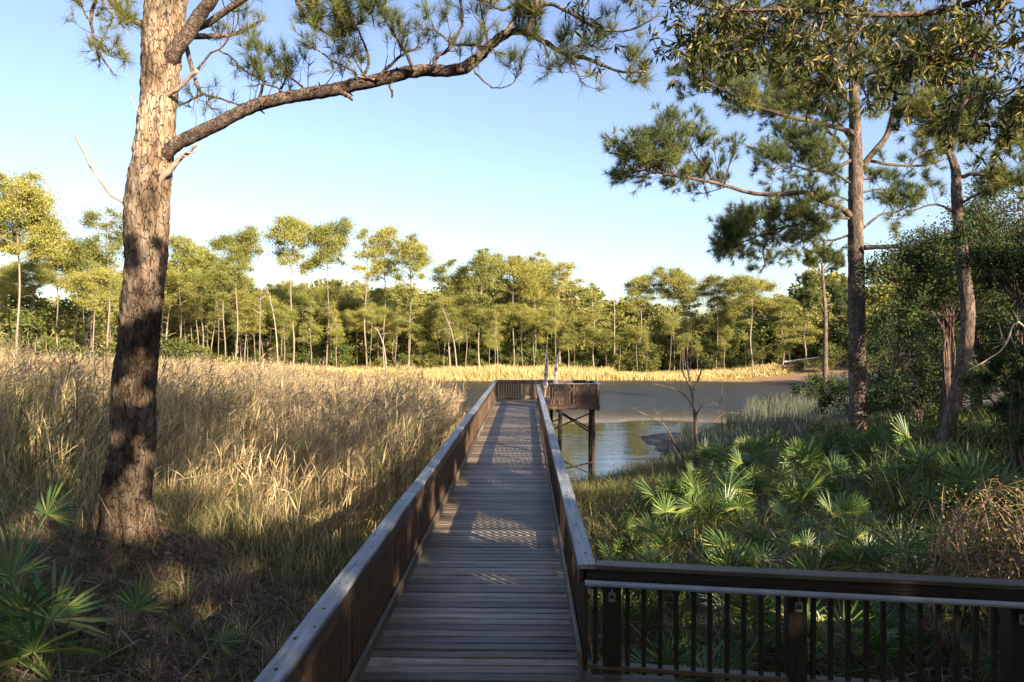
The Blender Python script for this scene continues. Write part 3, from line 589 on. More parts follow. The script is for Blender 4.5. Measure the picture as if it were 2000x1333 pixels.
br = [([(1664, 425), (1640, 405), (1601, 391), (1572, 376), (1525, 380), (1471, 378), (1395, 357), (1332, 346), (1278, 336), (1230, 330)], 13, 4, 24, 21.5, 22, 1.5, .60),
 ([(1668, 262), (1656, 256), (1614, 244), (1538, 227), (1471, 206), (1420, 181), (1378, 160), (1345, 140)], 11, 3, 24, 22.5, 22, 1.5, .3),
 ([(1682, 330), (1700, 305), (1727, 273), (1740, 240), (1746, 215), (1769, 193), (1800, 178), (1824, 164), (1822, 148), (1853, 109), (1880, 70)], 13, 4, 24, 23, 16, 1.4, .5),
 ([(1702, 315), (1748, 323), (1807, 323), (1850, 310)], 7, 2, 24, 24.5, 9, 1.1, .3), ([(1668, 312), (1640, 275), (1614, 252), (1612, 215), (1600, 180)], 8, 2, 24, 24.5, 12, 1.2, .3),
 ([(1668, 362), (1640, 345), (1614, 328), (1580, 302), (1540, 280)], 6, 2, 24, 23.3, 14, 1.2, .3), ([(1668, 310), (1630, 330), (1590, 335), (1550, 325), (1500, 335)], 8, 2, 24, 23, 14, 1.3, .3),
 ([(1664, 428), (1630, 425), (1580, 435), (1510, 450), (1460, 470), (1430, 478)], 7, 2, 24, 22.8, 26, 1.2, .2), ([(1540, 440), (1500, 470), (1490, 490), (1494, 515), (1486, 530)], 5, 2, 23.2, 22.8, 8, .8, .1), ([(1664, 395), (1640, 385), (1615, 380)], 5, 2, 24, 24, 4, .8, .2),
 ([(1668, 330), (1690, 350), (1718, 330)], 5, 3, 24, 24, 2, .5, .6), ([(1687, 484), (1720, 483), (1761, 483), (1790, 496), (1805, 540), (1803, 600)], 10, 4, 23.7, 22.5, 8, .9, .5),
 ([(1687, 445), (1720, 420), (1750, 415), (1780, 400)], 5, 2, 24, 24, 8, 1.0, .3), ([(1660, 200), (1620, 170), (1560, 150), (1500, 150), (1450, 120)], 8, 2, 24, 25, 18, 1.4, .2), ([(1662, 150), (1700, 120), (1750, 80), (1800, 60)], 7, 2, 24, 24, 16, 1.4, .2),
 ([(1660, 100), (1610, 60), (1550, 40), (1490, 20), (1430, 30)], 7, 2, 24, 24, 18, 1.4, .1), ([(1660, 40), (1700, 0), (1760, -30)], 6, 2, 24, 25, 14, 1.3, .1), ([(1660, 40), (1620, -10), (1560, -40)], 6, 2, 24, 25, 14, 1.3, .1), ([(1660, 180), (1665, 120), (1700, 200), (1740, 160)], 5, 2, 24, 22, 12, 1.2, .1),
 ([(1664, 230), (1700, 210), (1740, 170), (1790, 150), (1830, 120)], 6, 2, 24, 25.5, 16, 1.3, .2), ([(1664, 280), (1630, 230), (1570, 200), (1500, 190), (1440, 200)], 6, 2, 24, 25, 18, 1.3, .3), ([(1664, 160), (1600, 130), (1540, 110), (1480, 80), (1420, 80)], 6, 2, 24, 24.5, 16, 1.3, .3), ([(1668, 380), (1720, 370), (1760, 380)], 5, 2, 24, 24.5, 8, .9, .3), ([(1278, 336), (1270, 300), (1290, 270), (1300, 250)], 4, 2, 21.9, 22, 9, 1.0, .2), ([(1395, 357), (1370, 320), (1350, 290), (1340, 260)], 4, 2, 22.4, 22.5, 9, 1.0, .3),
 ([(1658, 460), (1620, 470), (1580, 465), (1550, 480)], 5, 2, 24, 24.5, 10, .9, .2)]
for pts, w0, w1, y0, y1, cnt, L, t0 in br:
    c, r = limb(pts, w0*1.0, w1, y0, y1, 30); tube(tw, c, r, 'bark_small', 8, rough=.1)
    sprout(tw, tufts, c, max(r[-1], .012), t0, 1.0, int(cnt*1.6), L, .12, 2, bare=.02, lat=1.0); tufts.append((c[-1], unit(c[-1]-c[-2])))
tw.build('branches', mid)
Pn, D = tuft_arrays(tufts); print('mid tufts', len(Pn)); mb = MB(); needles(mb, Pn, D, 44, .28, .012, 'needle_mid', .7, .9, 0); mb.build('needles', mid)

# leaning pine in the thicket
YL = 18.0
b = P(1852, 900, YL); lean = empty('pine_tree', 'crooked pine with grey bark leaning out of the dark thicket, yellow sunlit crown', 'tree', loc=set_origin(b[0], b[1]))
tk = [(1846, 900, 30), (1853, 835, 27), (1870, 760, 26), (1886, 680, 25), (1890, 610, 25), (1884, 550, 24), (1874, 450, 22), (1868, 380, 20), (1866, 330, 17), (1850, 290, 11), (1830, 250, 7)]
pth = catmull(px_path([(a, b_) for a, b_, c in tk], YL), 110); rd = np.interp(np.linspace(0, 1, 110), np.linspace(0, 1, len(tk)), [c/2/F*YL for a, b_, c in tk])
mb = MB(); rough_trunk(mb, rel(pth), rd, 'bark_grey', 36, .012, 12, .4); mb.build('trunk', lean)
tufts = []; tw = MB()
for pts, w0, w1, y0, y1, cnt, L, t0 in [([(1866, 340), (1852, 300), (1840, 290), (1800, 300), (1770, 330)], 7, 2, 18, 17.5, 8, .7, .4), ([(1868, 350), (1900, 340), (1940, 345), (1990, 350), (2040, 330)], 9, 3, 18, 17.5, 12, .8, .2),
   ([(1845, 300), (1860, 270), (1900, 250), (1940, 240), (1985, 270)], 7, 2, 18, 18.5, 22, .7, .1), ([(1850, 290), (1830, 260), (1800, 245), (1765, 235)], 6, 2, 18, 18, 18, .7, .1), ([(1835, 260), (1850, 220), (1890, 210), (1930, 190)], 5, 2, 18, 19, 18, .7, .1),
   ([(1870, 400), (1900, 385), (1950, 360), (1995, 380)], 6, 2, 18, 17, 10, .7, .2), ([(1872, 420), (1830, 400), (1790, 410), (1750, 430)], 5, 2, 18, 18, 8, .7, .2), ([(1960, 290), (1985, 270), (2010, 240), (2040, 200)], 5, 2, 18, 18, 14, .7, .1)]:
    c, r = limb(pts, w0, w1, y0, y1, 22); tube(tw, c, r, 'bark_small', 7, rough=.1); sprout(tw, tufts, c, max(r[-1], .008), t0, 1, cnt, L, .15, 2, bare=.05)
tw.build('branches', lean); Pn, D = tuft_arrays(tufts); mb = MB(); needles(mb, Pn, D, 60, .26, .012, 'needle', .8, .9, 0); mb.build('needles', lean)

# dark pine at the water's edge beyond, between the tall trunk and the far wood
YS = 62.0; b = P(1612, 750, YS)
sp = empty('pine_tree', 'dark young pine on the shore just left of the tall straight trunk', 'tree', loc=set_origin(b[0], b[1]))
tk = [(1612, 752, 10), (1612, 620, 8), (1608, 560, 6), (1606, 520, 4), (1604, 508, 2)]
c = catmull(px_path([(a, b_) for a, b_, q in tk], YS), 30); mb = MB(); tube(mb, rel(c), np.interp(np.linspace(0, 1, 30), np.linspace(0, 1, 5), [q/2/F*YS for *_, q in tk]), 'bark_grey', 10); mb.build('trunk', sp)
tufts = []; tw = MB()
for pts in [[(1611, 625), (1590, 612), (1570, 595), (1558, 585)], [(1612, 625), (1640, 618), (1665, 615)], [(1609, 590), (1630, 575), (1650, 560)], [(1608, 570), (1590, 560), (1575, 540)], [(1606, 540), (1590, 525), (1580, 515)], [(1606, 530), (1625, 515), (1640, 520)], [(1605, 515), (1600, 505), (1610, 500)], [(1610, 600), (1635, 590), (1660, 592)], [(1610, 610), (1600, 590), (1585, 582)], [(1606, 525), (1615, 512), (1622, 510)]]:
    c, r = limb(pts, 4, 1.5, YS, YS+RG.uniform(-1.5, 1.5), 10); tube(tw, c, r*.7, 'bark_small', 5); sprout(tw, tufts, c, .02, .3, 1, 16, 1.1, .25, 2, bare=.0)
tw.build('branches', sp); Pn, D = tuft_arrays(tufts); mb = MB(); needles(mb, Pn, D, 30, .38, .05, 'needle_mid', .9, .6, 0); mb.build('needles', sp)

# bare sapling on the bank and its neighbours
def bare(label, Y, pts, w0, w1, sides_, name='bare_sapling', m='bark_grey'):
    b = P(pts[0][0], pts[0][1], Y); o = empty(name, label, 'sapling', loc=set_origin(b[0], b[1]))
    mb = MB(); c, r = limb(pts, w0, w1, Y, Y, 24); c[0, 2] = -.1; tube(mb, c, r, m, 8, rough=.08); mb.build('trunk', o)
    for s, a, z in sides_:
        mb = MB(); c, r = limb(s, a, z, Y, Y+RG.uniform(-.6, .6), 14); tube(mb, c, r, m, 6)
        sprout(mb, [], c, r[-1]*1.0, .2, 1, 6, .45, .2, 2, tm=m); mb.build('branch', o)
YB = 26.0
bare('leafless grey sapling standing alone on the bank where palmettos meet the water', YB, [(1362, 900), (1360, 860), (1356, 800), (1350, 760), (1344, 725), (1342, 690), (1345, 660)], 8, 2,
  [([(1356, 800), (1335, 770), (1310, 758), (1285, 752), (1260, 748)], 4, 1), ([(1352, 770), (1362, 745), (1370, 720), (1368, 690)], 5, 1.5), ([(1350, 757), (1335, 730), (1332, 700), (1330, 670)], 4, 1), ([(1360, 850), (1372, 835), (1395, 822), (1412, 808), (1425, 806), (1450, 808)], 4, 1), ([(1357, 815), (1370, 795), (1385, 792), (1395, 788)], 3, 1), ([(1412, 808), (1406, 798)], 2, 1), ([(1344, 715), (1356, 700), (1360, 680)], 2.5, 1)])
bare('thin bare shoot bowing left over the water beside the grey sapling', 24.5, [(1340, 900), (1325, 880), (1310, 850), (1295, 830), (1275, 818), (1250, 805), (1232, 795)], 5, 1.2, [([(1295, 830), (1292, 815), (1275, 800)], 2, 1), ([(1310, 852), (1304, 880), (1300, 890)], 2, 1)])
bare('twiggy pair of grey stems by the mud spit, right of the tall sapling', 40, [(1412, 860), (1410, 820), (1409, 780), (1411, 750)], 3, 1, [([(1410, 800), (1400, 790), (1390, 785)], 2, 1)])
WOODS_BEHIND = [(x, y, H, R, k) for x, y, H, R, k in [
 (-7, -9, 13.5, 3.6, 0), (-1, -8, 14, 3.8, 2), (5, -9, 14.5, 4.2, 0), (11, -9, 15, 4.4, 2), (17, -8, 15.5, 4.2, 0), (22, -7, 15.0, 4.0, 2), (27, -6, 14.5, 4.2, 0),
 (8, -15, 17, 4.6, 2), (15, -15, 17.5, 4.8, 0), (22, -14, 17.5, 4.8, 2), (30, -12, 17, 4.8, 0), (37, -8, 16.5, 4.8, 2), (44, -4, 16, 4.6, 0),
 (16, 4, 9.5, 2.6, 0), (19, 9, 10.5, 2.8, 2), (24, 3, 13, 3.6, 0), (22, 15, 10.5, 3.0, 2), (28, 9, 13.5, 3.8, 0), (27, 18, 12.5, 3.4, 2), (33, 4, 15, 4.4, 2), (34, 14, 14, 4.2, 0), (31, 24, 12.5, 3.6, 0), (38, 24, 14, 4.2, 2), (12, 0, 9, 2.4, 2), (9, -3, 10, 2.8, 0)]]
CANOPY = [(1, 0, 6.5), (-3.5, -2, 7), (4.5, 1.5, 7.5), (-1, -5, 7.5), (4, -4, 8), (8.5, 3.0, 8), (-6, 1, 8.5), (10, -1, 8)]
def sp(px, py, Y): return P(px, py, Y)
def dk(px, py): Y = 2.8*F/(py-666.5); return P(px, py, Y)
GAPS = [(dk(925, 1012), .36), (dk(965, 1030), .4), (dk(1010, 1045), .36), (dk(985, 1028), .36), (dk(960, 940), .18), (dk(985, 890), .3), (dk(975, 820), .4), (dk(850, 1200), .12), (dk(900, 1130), .10),
 (sp(840, 1020, 11), .3), (sp(870, 985, 12), .3), (sp(905, 930, 14), .35), (sp(780, 1090, 9.6), .18), (sp(930, 880, 17), .5), (sp(945, 850, 20), .5), (sp(1085, 1010, 9), .2),
 (sp(270, 1035, 9.6), .24), (sp(245, 1010, 9.6), .16), (sp(262, 945, 9.6), .2), (sp(290, 870, 9.6), .13), (sp(290, 690, 9.6), .2), (sp(255, 755, 9.6), .2), (sp(295, 760, 9.6), .13), (sp(305, 500, 9.6), .2), (sp(300, 420, 9.6), .22), (sp(265, 560, 9.6), .12), (sp(300, 380, 9.6), .3),
 (sp(320, 1160, 8.6), .2), (sp(370, 1150, 8.5), .14), (sp(560, 1070, 9), .2), (sp(620, 1090, 8.8), .12), (sp(700, 1060, 9.5), .2), (sp(50, 1180, 7), .15), (sp(160, 1170, 7.2), .2), (sp(60, 1290, 6.4), .2), (sp(480, 1160, 8), .12), (sp(60, 1030, 10), .3), (sp(400, 1020, 11), .3), (sp(560, 980, 12), .3), (sp(700, 900, 15), .5), (sp(420, 900, 15), .5), (sp(800, 850, 17), .5), (sp(120, 850, 15), .4),
 (sp(1590, 1075, 7.5), .33), (sp(1430, 1080, 7.4), .15), (sp(1530, 1100, 7.2), .15), (sp(1560, 970, 9), .25), (sp(1640, 960, 9), .25), (sp(1720, 960, 9), .3), (sp(1740, 1060, 8), .2), (sp(1820, 930, 10), .25), (sp(1200, 1060, 7.5), .16), (sp(1230, 1020, 8.5), .2), (sp(1300, 1080, 7.4), .15),
 (sp(1940, 960, 8.4), .4), (sp(1990, 1010, 8.4), .45), (sp(1900, 1010, 8.2), .3), (sp(1960, 1080, 8.2), .3), (sp(1250, 930, 12), .3), (sp(1330, 970, 11), .18), (sp(1480, 900, 14), .2),
 (sp(1700, 1190, 7.2), .22), (sp(1780, 1200, 7.2), .2), (sp(1500, 1200, 7), .14), (sp(1300, 1260, 6.6), .14),
 (sp(1672, 545, 23.7), .2), (sp(1675, 400, 23.7), .4), (sp(1672, 345, 23.7), .4), (sp(1560, 470, 23), .8), (sp(1600, 440, 23), .8), (sp(1900, 270, 18), .9), (sp(1830, 290, 18), .7), (sp(1940, 320, 18), .7), (sp(1950, 560, 14), .5), (sp(1820, 480, 20), .6), (sp(1800, 600, 24), .5), (sp(1760, 700, 30), .6), (sp(1930, 640, 13), .2), (sp(1960, 740, 13), .3), (sp(1990, 480, 14), .4)]
GAPS += [(P(RG.uniform(0, 2000), py, Y), RG.uniform(.06, .2)) for py, Y in [(RG.uniform(720, 1200), RG.uniform(6, 20)) for _ in range(90)]]

GAPS += [(P(px, py, 6.6), r) for px, py, r in [(1700, 60, .9), (1500, 40, .7), (1850, 100, .8), (1950, 40, .7), (1600, 120, .6), (1380, 60, .5)]] + [(P(1000, 60, 8.8), .9), (P(700, 60, 9.2), 1.0), (P(1200, 80, 8.4), .9)]
GAPS += [(P(1075, 730, 33), .9), (P(1110, 775, 31.5), 1.0), (P(1000, 765, 34), 1.0), (P(1150, 765, 31.5), .8), (P(330, 150, 9.7), .8), (P(320, 50, 9.7), .8), (P(310, 250, 9.7), .7)]
GAPS += [(P(1550, 450, 23), 1.0), (P(1450, 200, 23), 1.0), (P(1300, 320, 22), 1.0), (P(1000, 765, 30), .7)]
GAPS += [(P(px, py, 2.9*F/(py-666.5)), RG.uniform(.12, .3)) for px, py in [(RG.uniform(1180, 1990), RG.uniform(890, 1150)) for _ in range(34)]]
# ------------------------------------------------------------------ far wood: tree models copied with their parts
def clump(mb, c, r, n, L, W, m, flat=.5, upb=.4, soft=False):
    u = unit(RG.normal(0, 1, (n, 3))); rr = np.abs(RG.normal(0, .62, (n, 1))) if soft else RG.uniform(0, 1, (n, 1))**.45; p = c + u*rr*r*np.array([1, 1, flat])
    d = unit(u*.8 + RG.normal(0, .7, (n, 3)) + [0, 0, upb]); s = unit(np.cross(d, RG.normal(0, 1, (n, 3))))
    l = L*RG.uniform(.6, 1.3, (n, 1)); w_ = W*RG.uniform(.7, 1.3, (n, 1))
    V = np.stack([p - d*l*.5, p + s*w_*.5, p + d*l*.5, p - s*w_*.5], 1).reshape(-1, 3)
    mb.add(V, np.arange(4*n).reshape(-1, 4), m)
def pine_proto(H=20.0, cw=3.4, cf=.42, nb=18, dens=150, bendy=.35, kind='round'):
    tr = MB(); cr = MB(); z = np.linspace(-.5, H, 16); b = RG.normal(0, bendy, 2); ph = RG.uniform(0, 6.28)
    tp = np.stack([b[0]*(z/H)**2 + .18*np.sin(z*.5+ph), b[1]*(z/H)**2 + .12*np.cos(z*.45+ph), z], 1)
    tube(tr, tp, np.linspace(.135, .045, 16), 'bark_far', 7)
    for _ in range(RG.integers(4, 9)):       # dead stubs under the crown
        k = RG.integers(6, 12); a = RG.uniform(0, 6.28); q = rpath(tp[k], (math.cos(a), math.sin(a), .15), RG.uniform(.6, 2.2), 4, .3); tube(tr, q, np.linspace(.03, .01, 4), 'bark_far', 4)
    a = RG.uniform(0, 6.28)
    for i in range(nb):
        u = (i+.5)/nb; zz = H*(1 - .05 - (cf-.05)*u); a += 2.4 + RG.normal(0, .45); k = np.interp(zz, z, np.arange(16)); k0 = int(k); p = tp[k0]*(1-k+k0) + tp[min(k0+1, 15)]*(k-k0)
        sh = (math.sin(math.pi*min(.5, .15+.9*u))*1.1 - .45*max(0, u-.55)) if kind == 'round' else ((.3+.85*u) if kind == 'cone' else (.5+.75*RG.random()))
        R = cw*sh*RG.uniform(.6, 1.12)
        if u > .7 and RG.random() < .35: R *= .5
        q = rpath(p, (math.cos(a), math.sin(a), .30 + .45*(1-u)), R, 7, .28, .07); tube(tr, q, np.linspace(.065, .02, 7), 'bark_far', 4)
        for t in ([.5, .75, 1.0] if R > 2 else [.7, 1.0]):
            c = q[int(t*6)] + RG.normal(0, .38, 3)*[1, 1, 1.1]
            if t < 1: a2 = a + RG.choice([-1, 1])*RG.uniform(.5, 1.2); c = c + np.array([math.cos(a2), math.sin(a2), .1])*R*.28; tube(tr, [q[int(t*5)], c], .02, 'bark_far', 3)
            r_ = min(1.5, R*.33)*RG.uniform(.7, 1.25)+.3
            clump(cr, c, r_*1.15, int(dens*2.1*r_*r_*RG.uniform(.5, 1.3)), .36, .085, 'needle_far', .58, .5, True)
    clump(cr, tp[-1], cw*.36, int(dens*2.2), .36, .085, 'needle_far', .7, .5, True)
    return tr, cr
def bush_proto(H=7.0, R=3.0, lobes=16, dens=230, m='leaf_far', L=.34, W=.2, flat=.75):
    tr = MB(); cr = MB()
    for _ in range(lobes):
        u = unit(RG.normal(0, 1, 3)); u[2] = abs(u[2]); rr = RG.uniform(.45, .95)
        c = np.array([u[0]*R*rr, u[1]*R*rr, H*.28 + u[2]*H*.58*rr]); q = catmull([(0, 0, -.2), (c[0]*.25, c[1]*.25, c[2]*.5), c], 6); tube(tr, q, np.linspace(.07, .02, 6), 'twig', 4)
        clump(cr, c, R*RG.uniform(.28, .46), dens, L, W, m, flat)
    clump(cr, np.array([0, 0, H*.18]), R*.85, dens*2, L, W, m, .35)
    return tr, cr
def add_mb(dst, src, s, a, loc):
    ca, sa = math.cos(a), math.sin(a); base = dst.n
    V = np.concatenate(src.V)*np.array(s); V = np.stack([V[:, 0]*ca-V[:, 1]*sa, V[:, 0]*sa+V[:, 1]*ca, V[:, 2]], 1) + loc
    for k, lst in src.F.items():
        for Fa, mk, sm in lst: dst.F.setdefault(k, []).append((Fa + base, dst.mi(src.mats[mk]), sm))
    dst.V.append(V); dst.n += len(V)
PR = [pine_proto(20, 3.4, .34, 15), pine_proto(20, 3.0, .46, 18), pine_proto(20, 4.2, .30, 17), pine_proto(20, 2.4, .38, 12, kind='loose'), pine_proto(20, 2.8, .6, 22, kind='cone'),
      pine_proto(20, 3.6, .50, 18, 110, kind='loose'), pine_proto(20, 4.8, .36, 22, 150), pine_proto(20, 2.2, .30, 10, 130, .9), pine_proto(20, 3.6, .28, 12, 150, .9), pine_proto(20, 2.6, .42, 13, 130, .7, 'loose')]
PB = [bush_proto(7, 3), bush_proto(6, 3.2, 14), bush_proto(9, 3.0, 20), bush_proto(4, 2.6, 12)]
protos = {}
def tree_copy(key, src, tname, cname, name):
    if key not in protos:
        a = src[0].build(tname); b = src[1].build(cname); protos[key] = (a.data, b.data, tname, cname, name); bpy.data.objects.remove(a); bpy.data.objects.remove(b)
def place(key, x, y, s, label, cat, group, zoff=0.0):
    ta, cb, tn, cn, nm = protos[key]
    o = empty(nm, label, cat, group, (x, y, g1(x, y)+zoff), RG.uniform(0, 6.28)); o.scale = s
    for d, n_ in ((ta, tn), (cb, cn)):
        c = bpy.data.objects.new(n_, d); COL.objects.link(c); c.parent = o
    return o
for i, p in enumerate(PR): tree_copy(('p', i), p, 'trunk', 'crown', 'pine_tree')
for i, p in enumerate(PB): tree_copy(('b', i), p, 'stem', 'foliage', 'shrub')
# crowns that stand out against the sky: px, top y, crown half width px, distance, model, label
stand = [(35, 365, 92, 76, 6, 'largest broad-crowned pine at the far left, its crown cut by the photo edge'),
 (212, 403, 52, 92, 5, 'open-crowned pine showing just left of the big foreground trunk'), (352, 458, 48, 100, 5, 'loose pine just right of the big foreground trunk'),
 (462, 454, 52, 108, 2, 'dome-crowned pine, first full crown right of the big trunk'), (572, 424, 46, 112, 0, 'tall double-looking pine, left half of the highest crown in the far wood'),
 (640, 436, 50, 114, 2, 'tall broad pine, right half of the highest crown in the far wood'), (714, 444, 34, 113, 3, 'slender pine, left of a pair with clear sky beneath their crowns'),
 (750, 447, 36, 115, 0, 'slender pine, right of a pair with clear sky beneath their crowns'), (800, 458, 40, 112, 1, 'long-crowned tall pine beside the slender pair'),
 (878, 505, 34, 114, 1, 'pine with a gap of sky either side, left of the centre crowns'), (936, 486, 42, 112, 1, 'tall pine above the end of the boardwalk left rail'),
 (1003, 505, 50, 116, 2, 'broad yellow-green crown above the boardwalk end'), (1045, 512, 44, 118, 6, 'crown crowded between the broad one and the pale airy pine'),
 (1094, 512, 46, 120, 5, 'pale airy pine sloping down to the right of the centre crowns'), (1160, 550, 30, 116, 4, 'small pointed pine beside the gap in the far treeline'),
 (1250, 541, 36, 120, 0, 'pine just right of the treeline gap'), (1316, 529, 42, 118, 2, 'highest domed crown right of the treeline gap'), (1350, 545, 32, 120, 1, 'pine pressed against the right side of the domed crown'),
 (1400, 541, 30, 116, 0, 'small-crowned pine midway along the right far shore'), (1468, 543, 50, 112, 2, 'wide flat-topped pine left of the long drooping branch'),
 (1530, 574, 34, 112, 1, 'low pine below the drooping branch tip'), (1572, 592, 30, 108, 4, 'bright yellow-green pine at the right end of the far shore'), (1425, 570, 30, 122, 1, 'shorter pine behind the wide flat-topped one'),
 (110, 470, 60, 96, 6, 'rounded crown below the gap left of the big trunk'), (165, 480, 50, 100, 2, 'low rounded pine crown touching the big trunk'), (395, 478, 44, 104, 1, 'narrow pine between the loose pine and the dome-crowned pine')]
for px, ty, hw, Y, k, lab in stand:
    x = (px-1000)/F*Y; z0 = g1(x, Y); H = CAMZ-(ty-666.5)/F*Y - z0; cw = {0: 3.4, 1: 3.0, 2: 4.2, 3: 2.4, 4: 2.8, 5: 3.6, 6: 4.8, 7: 2.2}[k]
    sx = hw/F*Y/(cw*1.0)
    place(('p', k), x, Y, (sx, sx, H/20.6), lab, 'tree', 'pines of the far wood')
def top_at(px):    # height line of the wood behind the standing crowns
    return np.interp(px, [-60, 0, 100, 220, 330, 450, 520, 600, 700, 830, 900, 1000, 1100, 1150, 1200, 1260, 1400, 1500, 1580, 1700, 1850, 2050], [480, 490, 500, 500, 490, 505, 550, 530, 545, 570, 550, 545, 565, 605, 630, 600, 600, 610, 635, 620, 620, 620])
G2 = 'slim pines crowded in the far wood'
ORD = 'first second third fourth fifth sixth seventh eighth ninth tenth eleventh twelfth thirteenth fourteenth fifteenth sixteenth seventeenth eighteenth nineteenth twentieth'.split() + ['twenty-' + q for q in 'first second third fourth fifth sixth seventh eighth ninth'.split()] + ['thirtieth']
MARKS = [(270, 'the big foreground trunk'), (1010, 'the boardwalk end'), (1675, 'the straight right pine')]
def relabel(objs, what):
    rec = {}
    for o in objs:
        px = 1000 + F*o.location.x/o.location.y; m = min(MARKS, key=lambda q: abs(q[0]-px)); side = 'left' if px < m[0] else 'right'; rec.setdefault((m, side), []).append((abs(px-m[0]), o))
    for (m, side), l in rec.items():
        for i, (_, o) in enumerate(sorted(l, key=lambda q: q[0])): o['label'] = f'{what}, {ORD[min(i, 29)]} to the {side} of {m[1]}'
def row(Ya, Yb, x0, x1, step, drop, jit, label):
    x = x0; made = []
    while x < x1:
        Y = RG.uniform(Ya, Yb); X = x + RG.normal(0, jit); px = 1000 + F*X/Y; ty = top_at(px) + drop + RG.uniform(0, 50)
        z0 = g1(X, Y); H = CAMZ-(ty-666.5)/F*Y - z0 + .8; k = int(RG.choice([0, 1, 8, 3, 4, 5, 7, 9, 2, 8, 9])); s = H/20.6*RG.uniform(.8, 1.15)
        made.append(place(('p', k), X, Y, (s*1.02, s*1.02, H/20.6), label, 'tree', G2)); x += step*RG.uniform(.7, 1.3)
    relabel(made, label)
row(111, 118, -58, 52, 1.9, 30, .8, 'slim front rank pine')
row(119, 128, -66, 56, 2.2, 12, .9, 'slim second rank pine')
row(130, 140, -75, 66, 3.4, 6, .9, 'pine deep in the far wood')
row(84, 100, -72, -36, 3.4, 18, 1, 'pine of the nearer left wood')
# understorey
G3 = 'bushes under the far wood'
for Ya, Yb, x0, x1, st, hs, lab in [(116, 120, -45, 52, 4.4, (.5, .9), 'rounded bush along the golden grass'), (122, 128, -52, 58, 4.0, (.9, 1.6), 'tall dark bush between far trunks'),
        (86, 98, -66, -38, 3.6, (.7, 1.45), 'dense bush behind the left reeds')]:
    x = x0; made = []
    while x < x1:
        Y = RG.uniform(Ya, Yb); s = RG.uniform(*hs); k = RG.integers(0, 4); made.append(place(('b', int(k)), x, Y, (s*1.1, s*1.1, s), lab, 'bush', G3)); x += st*RG.uniform(.7, 1.3)
    relabel(made, lab)
mb = MB()
for Y, x0, x1, st, hs in [(134, -75, 12, 4.0, (1.8, 2.4)), (134, 12, 75, 4.0, (1.3, 1.9)), (148, -90, 20, 4.2, (2.1, 2.8)), (148, 20, 95, 4.6, (1.6, 2.1)), (112, -95, -62, 5, (1.5, 2.4)), (100, 62, 110, 5, (1.6, 2.4)), (75, 55, 90, 5, (1.4, 2.0)), (128, 55, 110, 5, (1.8, 2.6)), (60, 42, 60, 4, (1.2, 1.6))]:
    for x in np.arange(x0, x1, st):
        s = RG.uniform(*hs); yy = Y + RG.normal(0, 2.5); k = int(RG.integers(0, 3))
        for src in PB[k]: add_mb(mb, src, (s*1.15, s*1.15, s), RG.uniform(0, 6.28), (x, yy, g1(x, yy)-.3))
tag(mb.build('forest'), 'dense dark wood closing the view behind the pond pines', 'forest', kind='stuff')
# pale dead snags at the wood's edge
for px, ty, by, Y, ln, lab in [(178, 545, 712, 96, 0, 'pale dead snag standing alone in the reeds left of the big trunk'), (330, 590, 712, 100, 8, 'pale leaning snag right of the big trunk, above the golden grass'), (509, 560, 712, 108, 2, 'tall pale bare trunk below the dome-crowned pine'),
        (528, 560, 712, 108, -16, 'pale bare trunk leaning left behind its straight neighbour'), (1200, 555, 712, 118, 0, 'thin bare snag rising in the treeline gap'), (742, 640, 722, 109, -14, 'short fallen-looking pale snag left of centre'), (872, 600, 722, 110, -22, 'leaning dead trunk before the centre wood')]:
    b = P(px-ln, by, Y); o = empty('dead_tree', lab, 'dead tree', 'dead snags of the far wood', set_origin(b[0], b[1]))
    c = rel(catmull([P(px-ln, by+20, Y), P(px-ln*.6, (by+ty)/2, Y), P(px+ln*.4, ty, Y)], 12)); mb = MB(); tube(mb, c, np.linspace(.14, .045, 12), 'bark_far', 7, rough=.1); mb.build('trunk', o)
    for _ in range(6): 
        mb = MB(); k = RG.integers(5, 11); q = rpath(c[k], (RG.normal(), RG.normal()*.3, .6), RG.uniform(.7, 1.8), 4, .3); tube(mb, q, np.linspace(.05, .015, 4), 'deadwood', 4); mb.build('branch', o)
for i, (x, y, s) in enumerate([(46, 106, .55), (49, 109, .7), (53, 107, .6), (44, 110, .5), (57, 110, .8), (51, 104, .45)]):
    place(('b', i % 4), x, y, (s, s, s), f'low bush on the rusty bank below the guard rail, {ORD[i]} from its left', 'bush', 'bushes on the road bank')
# guard rail on the road bank
o = empty('guard_rail', 'pale guard rail on the rusty bank at the far right shore', 'guard rail', loc=(50, 116, g1(50, 116)))
mb = MB()
xs = np.linspace(-6, 14, 12); zz = np.array([g1(50+x, 116-.1*x) for x in xs]) - g1(50, 116)
prof = [(0, .82), (-.04, .78), (0, .72), (0, .68), (-.04, .62), (0, .56)]
V = np.array([[x, -.1*x + p[0], z + p[1]] for x, z in zip(xs, zz) for p in prof]); Fq = [[i*6+k, i*6+k+1, (i+1)*6+k+1, (i+1)*6+k] for i in range(11) for k in range(5)]
mb.add(V, Fq, 'rail_metal'); V2 = V + [0, .006, 0]; mb.add(V2, np.array(Fq)[:, ::-1], 'rail_metal'); mb.build('beam', o)
for x, z in list(zip(xs, zz))[::2]:
    mb = MB(); plank(mb, (x, -.1*x+.12, z+.25), .95, .12, .15, 'brown_v', 2); mb.build('post', o)

